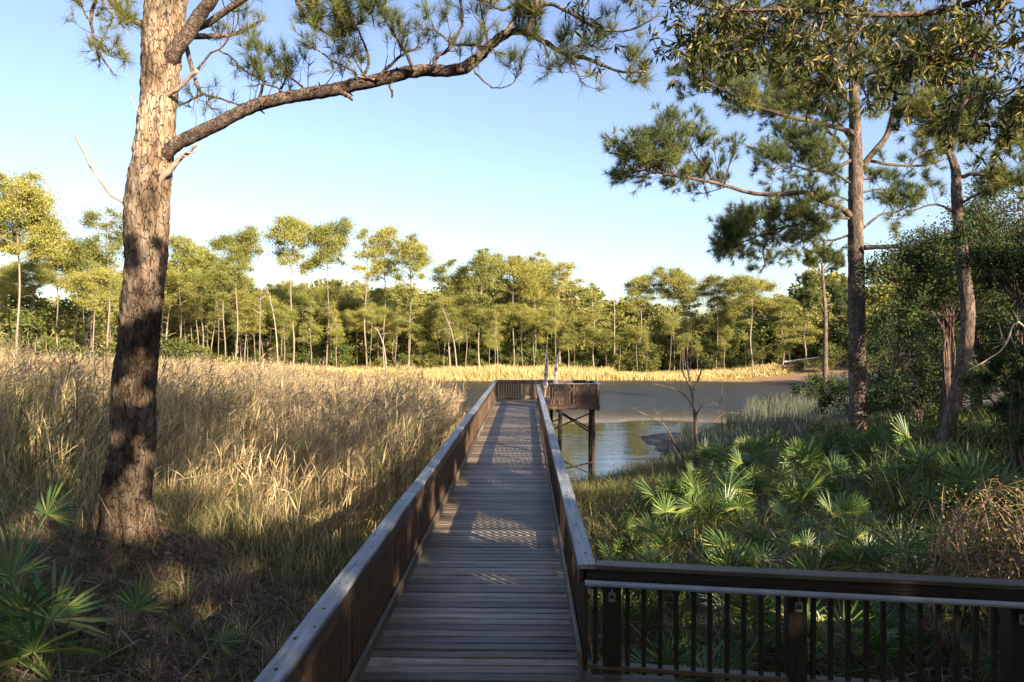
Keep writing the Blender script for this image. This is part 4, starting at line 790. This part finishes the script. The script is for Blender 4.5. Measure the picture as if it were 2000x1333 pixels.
# ------------------------------------------------------------------ woods standing behind the viewer, which shade the foreground
mb = MB()
for (x, y, H, R, k) in WOODS_BEHIND:
    for src in PB[k]: add_mb(mb, src, (R/3.0, R/3.0, H*.89/[7, 6, 9, 4][k]), RG.uniform(0, 6.28), (x, y, g1(x, y)-.2))
for (x, y, z_) in CANOPY:
    for src in PB[3]: add_mb(mb, src, (1.15, 1.15, .8), RG.uniform(0, 6.28), (x, y, z_+2.2))
SV = np.array(S); kept = {}
GP = np.array([g[0] for g in GAPS]); GR = np.array([g[1] for g in GAPS]); VV = np.concatenate(mb.V)
for kf, lst in mb.F.items():          # leaves cut away along sun lines to place the light flecks
    for Fa, mk, sm in lst:
        if len(Fa) < 60: kept.setdefault(kf, []).append((Fa, mk, sm)); continue
        c = VV[Fa].mean(1); ok = np.ones(len(c), bool)
        for g, r in zip(GP, GR):
            d = c - g; t = d @ SV; ok &= ~((np.linalg.norm(d - t[:, None]*SV, axis=1) < r) & (t > 0))
        kept.setdefault(kf, []).append((Fa[ok], mk, sm))
mb.F = kept
tag(mb.build('woodland'), 'shady woods standing around the boardwalk landing', 'woods', kind='stuff')

# ------------------------------------------------------------------ thicket on the right
def leafy(name, label, cat, cx, cy, zc, R, Rz, lobes, nleaf, L, W, m='leaf_dark', stem=True, group=None, tm='twig'):
    z0 = g1(cx, cy); o = empty(name, label, cat, group, (cx, cy, z0)); tr = MB(); lf = MB(); C = np.array([0, 0, zc-z0])
    B, D = [], []
    for i in range(lobes):
        u = unit(RG.normal(0, 1, 3)); c = C + u*np.array([R, R, Rz])*(RG.uniform(.15, .9) if RG.random() < .75 else RG.uniform(.95, 1.45))
        q = catmull([(RG.normal(0, .1), RG.normal(0, .1), -.1), (c[0]*.06 + RG.normal(0, .1), c[1]*.06, max(.3, C[2]*.62)), c], 9); tube(tr, q, np.linspace(.028, .008, 9), tm, 5)
        rl = R*RG.uniform(.16, .40)
        for _ in range(9):
            tq = rpath(q[-2], RG.normal(0, 1, 3) + u*.6, rl*RG.uniform(.8, 1.5), 5, .5, .0); tube(tr, tq, np.linspace(.012, .004, 5), tm, 4)
            n = nleaf//(lobes*9); t = RG.uniform(.3, 4, n); k = t.astype(int); f = (t-k)[:, None]
            b = tq[k]*(1-f) + tq[np.minimum(k+1, 4)]*f + RG.normal(0, rl*.16, (n, 3)); B.append(b); D.append(RG.normal(0, 1, (n, 3)) + u*.3 + [0, 0, -.1])
    leaves(lf, np.concatenate(B), np.concatenate(D), L*RG.uniform(.6, 1.3, sum(map(len, B))), W, m, .2); tr.build('branches', o); lf.build('foliage', o); return o
def lp(px, py, Y, R, Rz, lobes, n, L, W, label, name='evergreen_tree', cat='tree', **k):
    a = P(px, py, Y); return leafy(name, label, cat, a[0], a[1], a[2], R, Rz, lobes, n, L, W, **k)
lp(2020, 455, 14.5, 1.75, .95, 26, 19000, .075, .038, 'dark small-leaved tree around the top of the crooked pine trunk')
lp(1850, 500, 21, 2.6, 1.7, 26, 18000, .10, .05, 'dark small-leaved tree filling in behind the crooked pine')
lp(1755, 640, 31, 2.2, 2.2, 18, 8000, .13, .06, 'airy evergreen just right of the straight pine, light showing through')
lp(1990, 700, 13, .95, 1.3, 16, 9000, .07, .035, 'dense dark shrub at the right edge of the thicket', 'shrub', 'bush')
lp(1790, 745, 23, 2.2, 1.3, 18, 9000, .10, .05, 'low dark shrub between the straight pine and the crooked pine', 'shrub', 'bush')
lp(1985, 800, 17, 1.1, 1.2, 14, 7000, .08, .04, 'deep green shrub right of the crooked pine foot', 'shrub', 'bush')
lp(1720, 790, 34, 2.6, 1.2, 14, 6000, .14, .07, 'dark shrub on the shore right behind the straight trunk', 'shrub', 'bush')
lp(1610, 752, 58, 2.2, .9, 12, 4000, .2, .1, 'low dark shrub at the foot of the young shore pine', 'shrub', 'bush')
lp(1990, 420, 20, 3.2, 2.2, 24, 11000, .10, .05, 'tall dark tree crowding the right edge behind the thicket')
lp(1990, 600, 24, 4.0, 3.0, 26, 13000, .12, .06, 'broad dark tree deepest in the thicket at the right edge')
lp(1830, 670, 34, 4.5, 3.2, 26, 13000, .15, .075, 'broad green tree seen through the thicket behind the crooked trunk')
for px, py, Y, pts in [(1985, 630, 12.5, [(2080, 700), (2020, 660), (1985, 630), (1960, 680), (1925, 705), (1890, 725)])]:
    b = P(2080, 700, Y); o = empty('dead_branch', 'curved bare pale branch arching in front of the thicket at the right edge', 'branch', loc=set_origin(b[0], b[1])); c, r = limb([(2075, 900)] + pts, 6, 1.5, Y, Y-.3, 24)
    mb = MB(); tube(mb, c, r, 'deadwood', 7, rough=.1); mb.build('stem', o); 
    for _ in range(9): mb = MB(); sprout(mb, [], c[8:], .008, .1, .9, 1, .35, .0, 1, tm='deadwood'); mb.build('twig', o)
lp(1910, 430, 25, 2.8, 1.5, 24, 12000, .12, .06, 'dark tree crown showing behind the upper trunk of the crooked pine')
# low green undergrowth
n = 26000; x = RG.uniform(6.5, 22, n*3); y = RG.uniform(12, 34, n*3); k = (x/y > .42) & (x/y < .80) & ((x/y > .50) | (y > 20)); x, y = x[k][:n], y[k][:n]
hh = np.array([mnoise.noise(Vector((a*.9, b*.9, 3))) for a, b in zip(x, y)])*.5+.55
z = gz(x, y) + np.clip(hh, .1, 1.1)*RG.uniform(.1, 1.0, len(x))
mb = MB(); leaves(mb, np.stack([x, y, z], 1), RG.normal(0, 1, (len(x), 3)) + [0, -.2, .4], .15, .07, 'leaf_dark', .2)
blades(mb, np.stack([x, y, gz(x, y)], 1)[:9000], RG.uniform(.4, 1.1, 9000), RG.normal(0, .25, (9000, 2)), .018, 'sedge')
tag(mb.build('undergrowth'), 'low green undergrowth below the thicket', 'undergrowth', kind='stuff')

# ------------------------------------------------------------------ glossy leaved tree whose boughs hang into the top right corner
bay = empty('bay_tree', 'glossy long-leaved boughs hanging close overhead in the top right corner', 'tree', loc=set_origin(7.6, 5.2))
mb = MB(); c = catmull([rel((7.6, 5.2, 2.8)), rel((7.4, 5.4, 6)), rel((7.0, 5.8, 9.0)), rel((6.6, 6.2, 12))], 20); tube(mb, c, np.linspace(.16, .07, 20), 'bark_small', 10, rough=.08); mb.build('trunk', bay)
tw = MB(); WP, WD = [], []
for pts, y0, y1, w0, w1, cnt in [([(2300, -150), (2150, -120), (2000, -40), (1850, 20), (1700, 30), (1550, 20), (1420, 20), (1345, 5)], 6.3, 6.9, 16, 4, 34), ([(2300, -60), (2150, 20), (2050, 60), (1950, 90), (1850, 110), (1760, 120), (1690, 150)], 6.2, 6.8, 14, 4, 26),
   ([(1700, 30), (1665, 80), (1645, 120), (1632, 160)], 6.6, 6.3, 6, 2, 14), ([(1560, 20), (1500, 50), (1440, 75), (1390, 90), (1350, 100)], 6.8, 7.0, 6, 2, 14), ([(1420, 20), (1385, 45), (1355, 65), (1335, 90)], 6.9, 7.0, 4, 2, 8),
   ([(2250, 120), (2100, 120), (2050, 150), (1980, 175), (1900, 190), (1860, 215)], 7.4, 7.8, 10, 3, 22), ([(1850, 20), (1835, 65), (1800, 110), (1770, 150)], 6.5, 6.6, 5, 2, 14), ([(2000, -40), (1930, 60), (1900, 100)], 6.4, 6.4, 5, 2, 12),
   ([(1500, -60), (1600, -30), (1750, -20), (1900, -30), (2000, -60)], 6.9, 6.5, 8, 3, 26), ([(1520, 20), (1550, 60), (1560, 100), (1555, 130)], 6.8, 6.9, 4, 2, 9), ([(1610, 30), (1600, 80), (1620, 130), (1600, 160)], 6.6, 6.5, 4, 2, 10), ([(1400, 15), (1420, 60), (1400, 120), (1380, 140)], 7.1, 7.2, 4, 1.5, 8),
   ([(2050, 150), (2000, 200), (1980, 240), (1960, 260)], 7.6, 7.8, 5, 2, 12), ([(1900, 190), (1880, 215), (1860, 240), (1880, 270)], 8, 8.1, 4, 2, 9), ([(1430, -30), (1360, -20), (1330, 10)], 7, 7, 4, 2, 8), ([(1180, -70), (1160, -20), (1140, 20), (1135, 60)], 7.4, 7.3, 4, 1.5, 6)]:
    kk = len(pts); q = np.array([P(a, b, y0+(y1-y0)*i/(kk-1)) for i, (a, b) in enumerate(pts)]); c = rel(catmull(q, 24)); r = np.linspace(w0, w1, 24)/2/F*6.6; tube(tw, c, r, 'bark_small', 6, rough=.1)
    for t in RG.uniform(.15, 1.0, int(cnt*2.6)):
        k = min(int(t*23), 22); d = RG.normal(0, 1, 3)*[1, 1, .8] + [-.3, 0, -.25]; s = rpath(c[k], d, RG.uniform(.12, .5), 5, .35, -.03); tube(tw, s, np.linspace(.004, .002, 5), 'twig', 4)
        WP.append(s[-1]); WD.append(unit(s[-1]-s[-2])); 
        if RG.random() < .6: WP.append(s[3]); WD.append(unit(s[4]-s[3]))
tw.build('branches', bay)
WP = np.repeat(np.array(WP), 8, 0); WD = np.repeat(np.array(WD), 8, 0); D = unit(WD*.55 + RG.normal(0, .62, WD.shape) + [0, 0, -.05]); nn = len(WP)
mb = MB(); leaves(mb, WP - WD*RG.uniform(0, .07, (nn, 1)), D, RG.uniform(.08, .15, nn), RG.uniform(.019, .032, nn), 'leaf_bay', .18, .12); mb.build('leaves', bay)
# ------------------------------------------------------------------ saw palmettos
def frond_mesh(m, nseg=22, pet=.6, L=.58, ang=105, w_=.030, droopy=.08, fresh=True):
    mb = MB(); pt = catmull([(0, 0, 0), (pet*.35, 0, pet*.5), (pet*.62, 0, pet*.78)], 6); tube(mb, pt, np.linspace(.011, .007, 6), 'frond' if fresh else m, 5)
    hub = pt[-1]; d = unit(np.array([.62, 0, .78])); lat = np.array([0, 1., 0]); nrm = np.cross(d, lat)
    B, D, Ls = [], [], []
    for a in np.linspace(-ang, ang, nseg):
        r = math.radians(a + RG.normal(0, 2)); v = d*math.cos(r) + lat*math.sin(r) + nrm*(-.22*abs(math.sin(r)) + RG.normal(0, .05)) ; B.append(hub + unit(v)*.01); D.append(unit(v)); Ls.append(L*(1-.28*abs(a)/ang)*RG.uniform(.88, 1.08))
    B, D, Ls = np.array(B), np.array(D), np.array(Ls); s = unit(np.cross(D, nrm)); n = len(B); up = np.cross(s, D)*1.0
    rows = []; T = [0, .3, .62, .85, 1.0]; Wd = [.18, .8, 1.0, .6, .05]
    for t, wd in zip(T, Wd):
        c = B + D*(Ls*t)[:, None] + np.array([0, 0, -1])*droopy*(t**2.2)*(Ls)[:, None]*RG.uniform(.5, 1.6, (n, 1))
        rows.append(np.stack([c - s*w_*wd*.5 + up*w_*wd*.22, c, c + s*w_*wd*.5 + up*w_*wd*.22], 1))
    V = np.stack(rows, 1).reshape(-1, 3); i = np.arange(n)[:, None]*15; Fs = []
    for r_ in range(4):
        for q in range(2): Fs.append(i + np.array([[r_*3+q, r_*3+q+1, r_*3+q+4, r_*3+q+3]]))
    mb.add(V, np.concatenate(Fs), m); o = mb.build('frond'); me = o.data; bpy.data.objects.remove(o); return me
FR = [frond_mesh('frond'), frond_mesh('frond', 24, .75, .62, 115), frond_mesh('frond', 20, .5, .5, 95, .028, .15), frond_mesh('frond', 22, .85, .55, 100, .03, .05)]
FY = frond_mesh('frond_yellow', 20, .5, .5, 95, .034, .5); FD = frond_mesh('frond_dead', 18, .4, .48, 85, .026, 1.3, False)
def palmetto(x, y, s, label, nf=9, group='saw palmettos beside the boardwalk', yel=.07, ded=.13):
    o = empty('saw_palmetto', label, 'palm', group, (x, y, g1(x, y)-.03)); a = RG.uniform(0, 6.28)
    for i in range(nf):
        a += 2.39 + RG.normal(0, .2); u = RG.random(); me = FY if u < yel else FD if u < yel+ded else FR[RG.integers(0, 4)]
        f = bpy.data.objects.new('frond', me); COL.objects.link(f); f.parent = o
        tilt = RG.uniform(-.55, .5) if u >= yel+ded else RG.uniform(.5, 1.0); sc = s*RG.uniform(.75, 1.15); f.scale = (sc, sc, sc)
        f.rotation_euler = (RG.normal(0, .2), tilt, a); f.location = (RG.normal(0, .05), RG.normal(0, .05), 0)
    return o
ORD_ = ['first', 'second', 'third', 'fourth', 'fifth', 'sixth', 'seventh', 'eighth', 'ninth', 'tenth', 'eleventh', 'twelfth', 'thirteenth', 'fourteenth', 'fifteenth', 'sixteenth', 'seventeenth', 'eighteenth', 'nineteenth', 'twentieth']
rows = [(7.3, 1.5, 6.6, 1.0, 'nearest row'), (8.8, 1.6, 5.6, 1.0, 'second row'), (10.4, 1.7, 7.2, 1.12, 'third row'),
        (12.2, 2.1, 8.6, 1.2, 'fourth row'), (14.3, 2.2, 9.6, 1.35, 'fifth row'), (16.6, 2.7, 10.2, 1.5, 'sixth row'),
        (19.2, 4.2, 11.0, 1.6, 'seventh row'), (22.0, 5.4, 12.5, 1.7, 'farthest row'), (25.5, 7.0, 14.5, 2.0, 'row beyond the straight pine')]
for Y, x0, x1, st, lab in rows:
    x = x0; k = 0
    while x < x1 and k < 20:
        yy = Y + RG.normal(0, .3); xx = x + RG.normal(0, .15)
        palmetto(xx, yy, RG.uniform(.6, .98)*(1 if Y < 12 else 1.1), f'green saw palmetto, {ORD_[k]} from the boardwalk in the {lab}', int(RG.integers(10, 15))); x += st*RG.uniform(.85, 1.15)*.66; k += 1
for x, y, s, lab in [(-3.95, 6.45, 1.2, 'palmetto with one broad yellow fan at the very bottom left'), (-4.75, 7.15, 1.0, 'yellow green palmetto at the left, below the level of the big pine base'), (-5.3, 8.2, 1.0, 'green palmetto left of the big pine base'),
                     (-4.1, 7.6, .75, 'low palmetto with drooping dry fans just before the big pine'), (-6.3, 9.3, 1.0, 'green palmetto at the left edge below the reeds'), (-3.15, 7.2, .5, 'small palmetto between the big pine and the left railing'),
                     (-3.3, 5.95, .55, 'small green palmetto at the bottom edge near the left railing'), (-4.9, 6.9, .8, 'palmetto cut by the left photo edge')]:
    palmetto(x, y, s, lab, 9, 'palmettos in the lower left corner', .55, .25)

# ------------------------------------------------------------------ reeds and grasses
def scatter(n, x0, x1, y0, y1, ok):
    x = RG.uniform(x0, x1, n*4); y = RG.uniform(y0, y1, n*4); k = ok(x, y); x, y = x[k][:n], y[k][:n]; return x, y
def reeds(mb, x, y, hm, hs, w_, lw, LL, nl=5, npl=5, green=.15):
    z = gz(x, y); k = z > .03; x, y, z = x[k], y[k], z[k]; n = len(x)
    clus = np.array([mnoise.noise(Vector((a*.35, b*.35, 9))) for a, b in zip(x, y)])
    h = hm*(1+.26*clus) + RG.normal(0, hs, n); B = np.stack([x, y, z-.05], 1); ln = RG.normal(0, .10, (n, 2)) + [.07, .03]; ln *= h[:, None]/2.5
    fs = np.clip((clus + RG.uniform(-.3, .3, n))*.6 + green, 0, 1) > .27
    for mm, sel in (('reed_green', fs), ('reed', ~fs)):
        blades(mb, B[sel], h[sel], ln[sel], w_, mm, .15)
        for j in range(nl):
            t = RG.uniform(.25, .92, sel.sum())[:, None]; p = B[sel] + np.concatenate([ln[sel]*t*t, h[sel][:, None]*t], 1)
            d = RG.normal(0, .42, (sel.sum(), 3)) + [.25, 0, 1.0]; leaves(mb, p, d, RG.uniform(.6, 1.2, sel.sum())*LL, lw, 'reed' if (mm == 'reed' or j < 2) else 'reed_green', .15, .22)
    tip = B + np.concatenate([ln, h[:, None]*.97], 1); s = RG.random(n) < .62; tip = tip[s]
    for j in range(npl):
        d = RG.normal(0, .28, (len(tip), 3)) + [.35, .1, .75 - j*.14]; leaves(mb, tip - [0, 0, .05*j], d, .15+.11*RG.random(len(tip)), lw*.9, 'plume', .3, .4)
mb = MB()
okr = lambda x, y: (x < -1.9 - .0*y + y*.0193*.5) & (x/y > -.80)
lim = lambda x, y: okr(x, y) & (y > 13.2 + 1.2*np.sin(x*.9) - .12*(x+6))
x, y = scatter(9500, -20, -1.8, 12.3, 25, lim); reeds(mb, x, y, 2.75, .28, .012, .018, .42)
x, y = scatter(8500, -33, -2.0, 25, 44, okr); reeds(mb, x, y, 3.08, .3, .018, .026, .5, 5, 5, .12)
x, y = scatter(9000, -58, -3.0, 44, 75, okr); reeds(mb, x, y, 2.7, .3, .03, .045, .6, 4, 4, .05)
x, y = scatter(8000, -72, -20, 75, 104, lambda x, y: x/y > -.8); reeds(mb, x, y, 2.4, .3, .05, .08, .7, 4, 2, .0)
x, y = scatter(1500, -26, -2, 14, 40, lim); reeds(mb, x, y, 3.35, .25, .014, .02, .5, 6, 9, .0)
x, y = scatter(500, -14, -2, 11.5, 14, okr); reeds(mb, x, y, 1.9, .35, .011, .02, .5, 6, 4, .3)
tag(mb.build('reed_bed'), 'tall straw coloured reeds left of the boardwalk', 'reeds', kind='stuff')
mb = MB()
x, y = scatter(30000, -48, 43, 106.6, 118, lambda x, y: (y < 117)); z = gz(x, y); k = z > .02; x, y, z = x[k], y[k], z[k]; n = len(x)
h = 1.5 + .35*np.array([mnoise.noise(Vector((a*.2, b*.2, 1))) for a, b in zip(x, y)]) + RG.normal(0, .2, n); h *= np.clip((y-107.6)/2.0, .12, 1); h = np.where(x > 16, h*.55, h)
blades(mb, np.stack([x, y, z-.03], 1), h, RG.normal(0, .3, (n, 2)), .10, 'gold')
tag(mb.build('marsh_grass'), 'golden grass along the far shore of the pond', 'grass', kind='stuff')
mb = MB(); x, y = scatter(15000, 12, 40, 42, 80, lambda x, y: (x/y > .30+.0*x) & (x/y < .55)); z = gz(x, y); k = z > .06; x, y, z = x[k], y[k], z[k]; n = len(x)
blades(mb, np.stack([x, y, z-.03], 1), RG.normal(1.35, .25, n), RG.normal(0, .18, (n, 2)), .03, 'greygrass')
tag(mb.build('marsh_rush'), 'grey green rushes on the spit before the open water', 'grass', kind='stuff')
# sedges, straw and litter on the near ground
mb = MB()
x, y = scatter(24000, -13, -1.75, 9.6, 15, lambda x, y: (np.hypot(x+5.4, y-10) > .7) & (x/y > -.8) & (RG.random(len(x)) < np.clip((y-9.2)/2.2 + .25*np.sin(x*2), 0, 1))); n = len(x)
h = .35 + .75*np.clip((y-9.5)/4.5, 0, 1) + RG.normal(0, .12, n); k = RG.random(n) < .78; B_ = np.stack([x, y, gz(x, y)-.02], 1); H_ = np.abs(h)+.1; L_ = RG.normal(0, .3, (n, 2))
blades(mb, B_[k], H_[k], L_[k], .011, 'sedge'); blades(mb, B_[~k], H_[~k]*1.2, L_[~k], .011, 'reed')
x, y = scatter(9000, -8, -1.75, 5.4, 10.5, lambda x, y: (x/y > -.8) & (np.array([mnoise.noise(Vector((a*1.1, b*1.1, 5))) for a, b in zip(x, y)]) > .02)); n = len(x)
blades(mb, np.stack([x, y, gz(x, y)-.02], 1), RG.uniform(.08, .42, n), RG.normal(0, .16, (n, 2)), .008, 'sedge')
for _ in range(190):      # tussocks
    cx, cy = RG.uniform(-6.5, -1.8), RG.uniform(6.3, 11.5); m_ = RG.choice(['sedge', 'sedge', 'reed_green', 'reed']); n = int(RG.integers(25, 90)); a = RG.uniform(0, 6.28, n)
    if math.hypot(cx+5.4, cy-10) < .6 or cx/cy < -.78: continue
    hh = RG.uniform(.2, .5); l = np.stack([np.cos(a), np.sin(a)], 1)*RG.uniform(.05, .9, (n, 1))*hh
    x, y = cx + np.cos(a)*.04, cy + np.sin(a)*.04; blades(mb, np.stack([x, y, gz(x, y)], 1), hh*RG.uniform(.5, 1.2, n), l, .010, m_)
x, y = scatter(9000, .75, 9, 6.3, 30, lambda x, y: (x < 1.8 + y*.16) & (x > .75 + .02*y)); n = len(x)
blades(mb, np.stack([x, y, gz(x, y)-.02], 1), RG.uniform(.2, .75, n), RG.normal(0, .28, (n, 2)), .012, 'sedge')
x, y = scatter(5000, 1.5, 8, 22, 34, lambda x, y: (x < 1 + (y-15)*.5)); z = gz(x, y); k = z > 0; x, y, z = x[k], y[k], z[k]; n = len(x)
blades(mb, np.stack([x, y, z-.02], 1), RG.uniform(.25, .8, n), RG.normal(0, .35, (n, 2)), .014, 'sedge')
x, y = scatter(12000, 4, 24, 27, 47, lambda x, y: (x > 5 + (y-27)*.32) & (x/y < .6)); z = gz(x, y); k = z > .12; x, y, z = x[k], y[k], z[k]; n = len(x)
blades(mb, np.stack([x, y, z-.02], 1), RG.uniform(.3, 1.1, n), RG.normal(0, .3, (n, 2)), .02, 'greygrass')
x, y = scatter(14000, 1.2, 11, 6.6, 26, lambda x, y: (x < 2.0 + y*.42) & (x > .9 + .05*y)); n = len(x)
blades(mb, np.stack([x, y, gz(x, y)-.02], 1), RG.uniform(.15, .6, n), RG.normal(0, .25, (n, 2)), .016, 'sedge')
tag(mb.build('sedge'), 'green and straw coloured sedge beside the boardwalk', 'grass', kind='stuff')
mb = MB()
def brush(n, x0, x1, y0, y1, ok, m='litter'):      # arching dead stems lying through the litter
    x, y = scatter(n, x0, x1, y0, y1, ok)
    for a, b in zip(x, y):
        z = g1(a, b); l = RG.uniform(.25, .8); th = RG.uniform(0, 6.28); e = np.array([math.cos(th), math.sin(th), 0])*l; hh = RG.uniform(.03, .28)
        q = catmull([(a, b, z-.02), np.array([a, b, z+hh]) + e*.4 + RG.normal(0, .03, 3), np.array([a, b, z+hh*.5]) + e], 6); tube(mb, q, np.linspace(.005, .002, 6)*RG.uniform(.7, 1.5), m, 4)
brush(900, -8.5, -1.7, 5.3, 10.5, lambda x, y: x/y > -.82); brush(700, .9, 8, 6, 11, lambda x, y: x > .8); brush(300, 1.5, 8, 12, 30, lambda x, y: x < 1.5+y*.2)
def straw(n, x0, x1, y0, y1, ok, hz=.07, L=.22, w_=.005, m='litter'):
    x, y = scatter(n, x0, x1, y0, y1, ok); n = len(x); B = np.stack([x, y, gz(x, y) + RG.exponential(hz, n)], 1); d = unit(RG.normal(0, 1, (n, 3))*[1, 1, .35]); s = unit(np.cross(d, [0, 0, 1.]))
    l = L*RG.uniform(.4, 1.4, (n, 1)); V = np.stack([B - s*w_/2, B + s*w_/2, B + d*l], 1).reshape(-1, 3); mb.add(V, np.arange(3*n).reshape(-1, 3), m)
n = 2600; lx = RG.uniform(-1.3, .4, n); ly = RG.uniform(3, 30, n)**1.0; side = RG.random(n) < .55; lx = np.where(side, np.where(RG.random(n) < .5, -1.3 + RG.exponential(.09, n), .4 - RG.exponential(.09, n)), lx)
cs, sn = math.cos(YAW), math.sin(YAW); B = np.stack([lx*cs - ly*sn, lx*sn + ly*cs, np.full(n, DZ+.006)], 1); d = unit(RG.normal(0, 1, (n, 3))*[1, 1, .03]); s_ = unit(np.cross(d, [0, 0, 1.])); l_ = RG.uniform(.06, .2, (n, 1))
mb.add(np.stack([B - s_*.0025, B + s_*.0025, B + d*l_], 1).reshape(-1, 3), np.arange(3*n).reshape(-1, 3), 'litter')      # pine needles blown onto the deck
straw(60000, -9, -1.6, 5.2, 11.5, lambda x, y: x/y > -.82, .06)
straw(9000, -7.2, -3.6, 8, 11.6, lambda x, y: np.hypot(x+5.4, y-9.8) < 1.25, .14, .26)
straw(40000, .7, 7.5, 5.9, 12, lambda x, y: x > .7, .07)
straw(9000, 1.5, 9, 14, 33, lambda x, y: x < 2.2 + y*.2, .12, .5, .012)
straw(9000, -9, -1.6, 5.2, 10.5, lambda x, y: x/y > -.82, .10, .55, .011)
straw(3500, .7, 7.5, 5.9, 12, lambda x, y: x > .7, .14, .5, .011)
x, y = scatter(9000, -9, -1.6, 5.2, 10.5, lambda x, y: x/y > -.82); leaves(mb, np.stack([x, y, gz(x, y)+.02+RG.exponential(.04, len(x))], 1), RG.normal(0, 1, (len(x), 3))*[1, 1, .5], RG.uniform(.05, .12, len(x)), .04, 'litter', .2, .3)
x, y = scatter(2600, .7, 8, 5.9, 10.5, lambda x, y: x > .7); leaves(mb, np.stack([x, y, gz(x, y)+.04], 1), RG.normal(0, 1, (len(x), 3))*[1, 1, .4], .07, .035, 'litter')
tag(mb.build('leaf_litter'), 'brown pine straw and dead leaves on the ground', 'litter', kind='stuff')
# vine tangles at the right edge
for px, py, Y, R, lab in [(1965, 1010, 8.4, .8, 'sunlit tangle of reddish bare vines at the right edge behind the railing'), (1900, 1070, 7.6, .45, 'lower patch of bare vines sprawling left from the sunlit tangle')]:
    a = P(px, py, Y); z0 = g1(a[0], a[1]); o = empty('vine_tangle', lab, 'vines', loc=(a[0], a[1], z0)); C = np.array([0, 0, a[2]-z0]); mb = MB(); B, D = [], []
    for _ in range(int(130*R)):
        th = RG.uniform(0, 6.28); p0 = np.array([math.cos(th)*R*1.1, math.sin(th)*R*1.0, RG.uniform(-.1, .3)]); th2 = th + RG.normal(2.4, .8); p2 = np.array([math.cos(th2)*R*1.0, math.sin(th2)*R, RG.uniform(.0, .5)*C[2]])
        md = (p0+p2)/2 + RG.normal(0, .22, 3)*R; md[2] = C[2]*RG.uniform(.5, 1.35); q = catmull([p0, (p0+md)/2 + [0, 0, .25*R] + RG.normal(0, .08, 3), md, (p2+md)/2 + [0, 0, .15*R] + RG.normal(0, .1, 3), p2], 14)
        tube(mb, q, np.linspace(.006, .0035, 14)*RG.uniform(.6, 1.4), 'vine', 4)
        k = RG.integers(3, 12, 22); B.append(q[k] + RG.normal(0, .06, (22, 3))); D.append(RG.normal(0, 1, (22, 3)))
    mb.build('stems', o); mb = MB(); leaves(mb, np.concatenate(B), np.concatenate(D), .045, .024, 'frond_yellow', .2); leaves(mb, np.concatenate(B)*[1, 1, .9], np.concatenate(D)[::-1], .05, .026, 'leaf_dark', .2); mb.build('leaves', o)
print('objects', len(bpy.data.objects), 'polys', sum(len(m.polygons) for m in bpy.data.meshes))
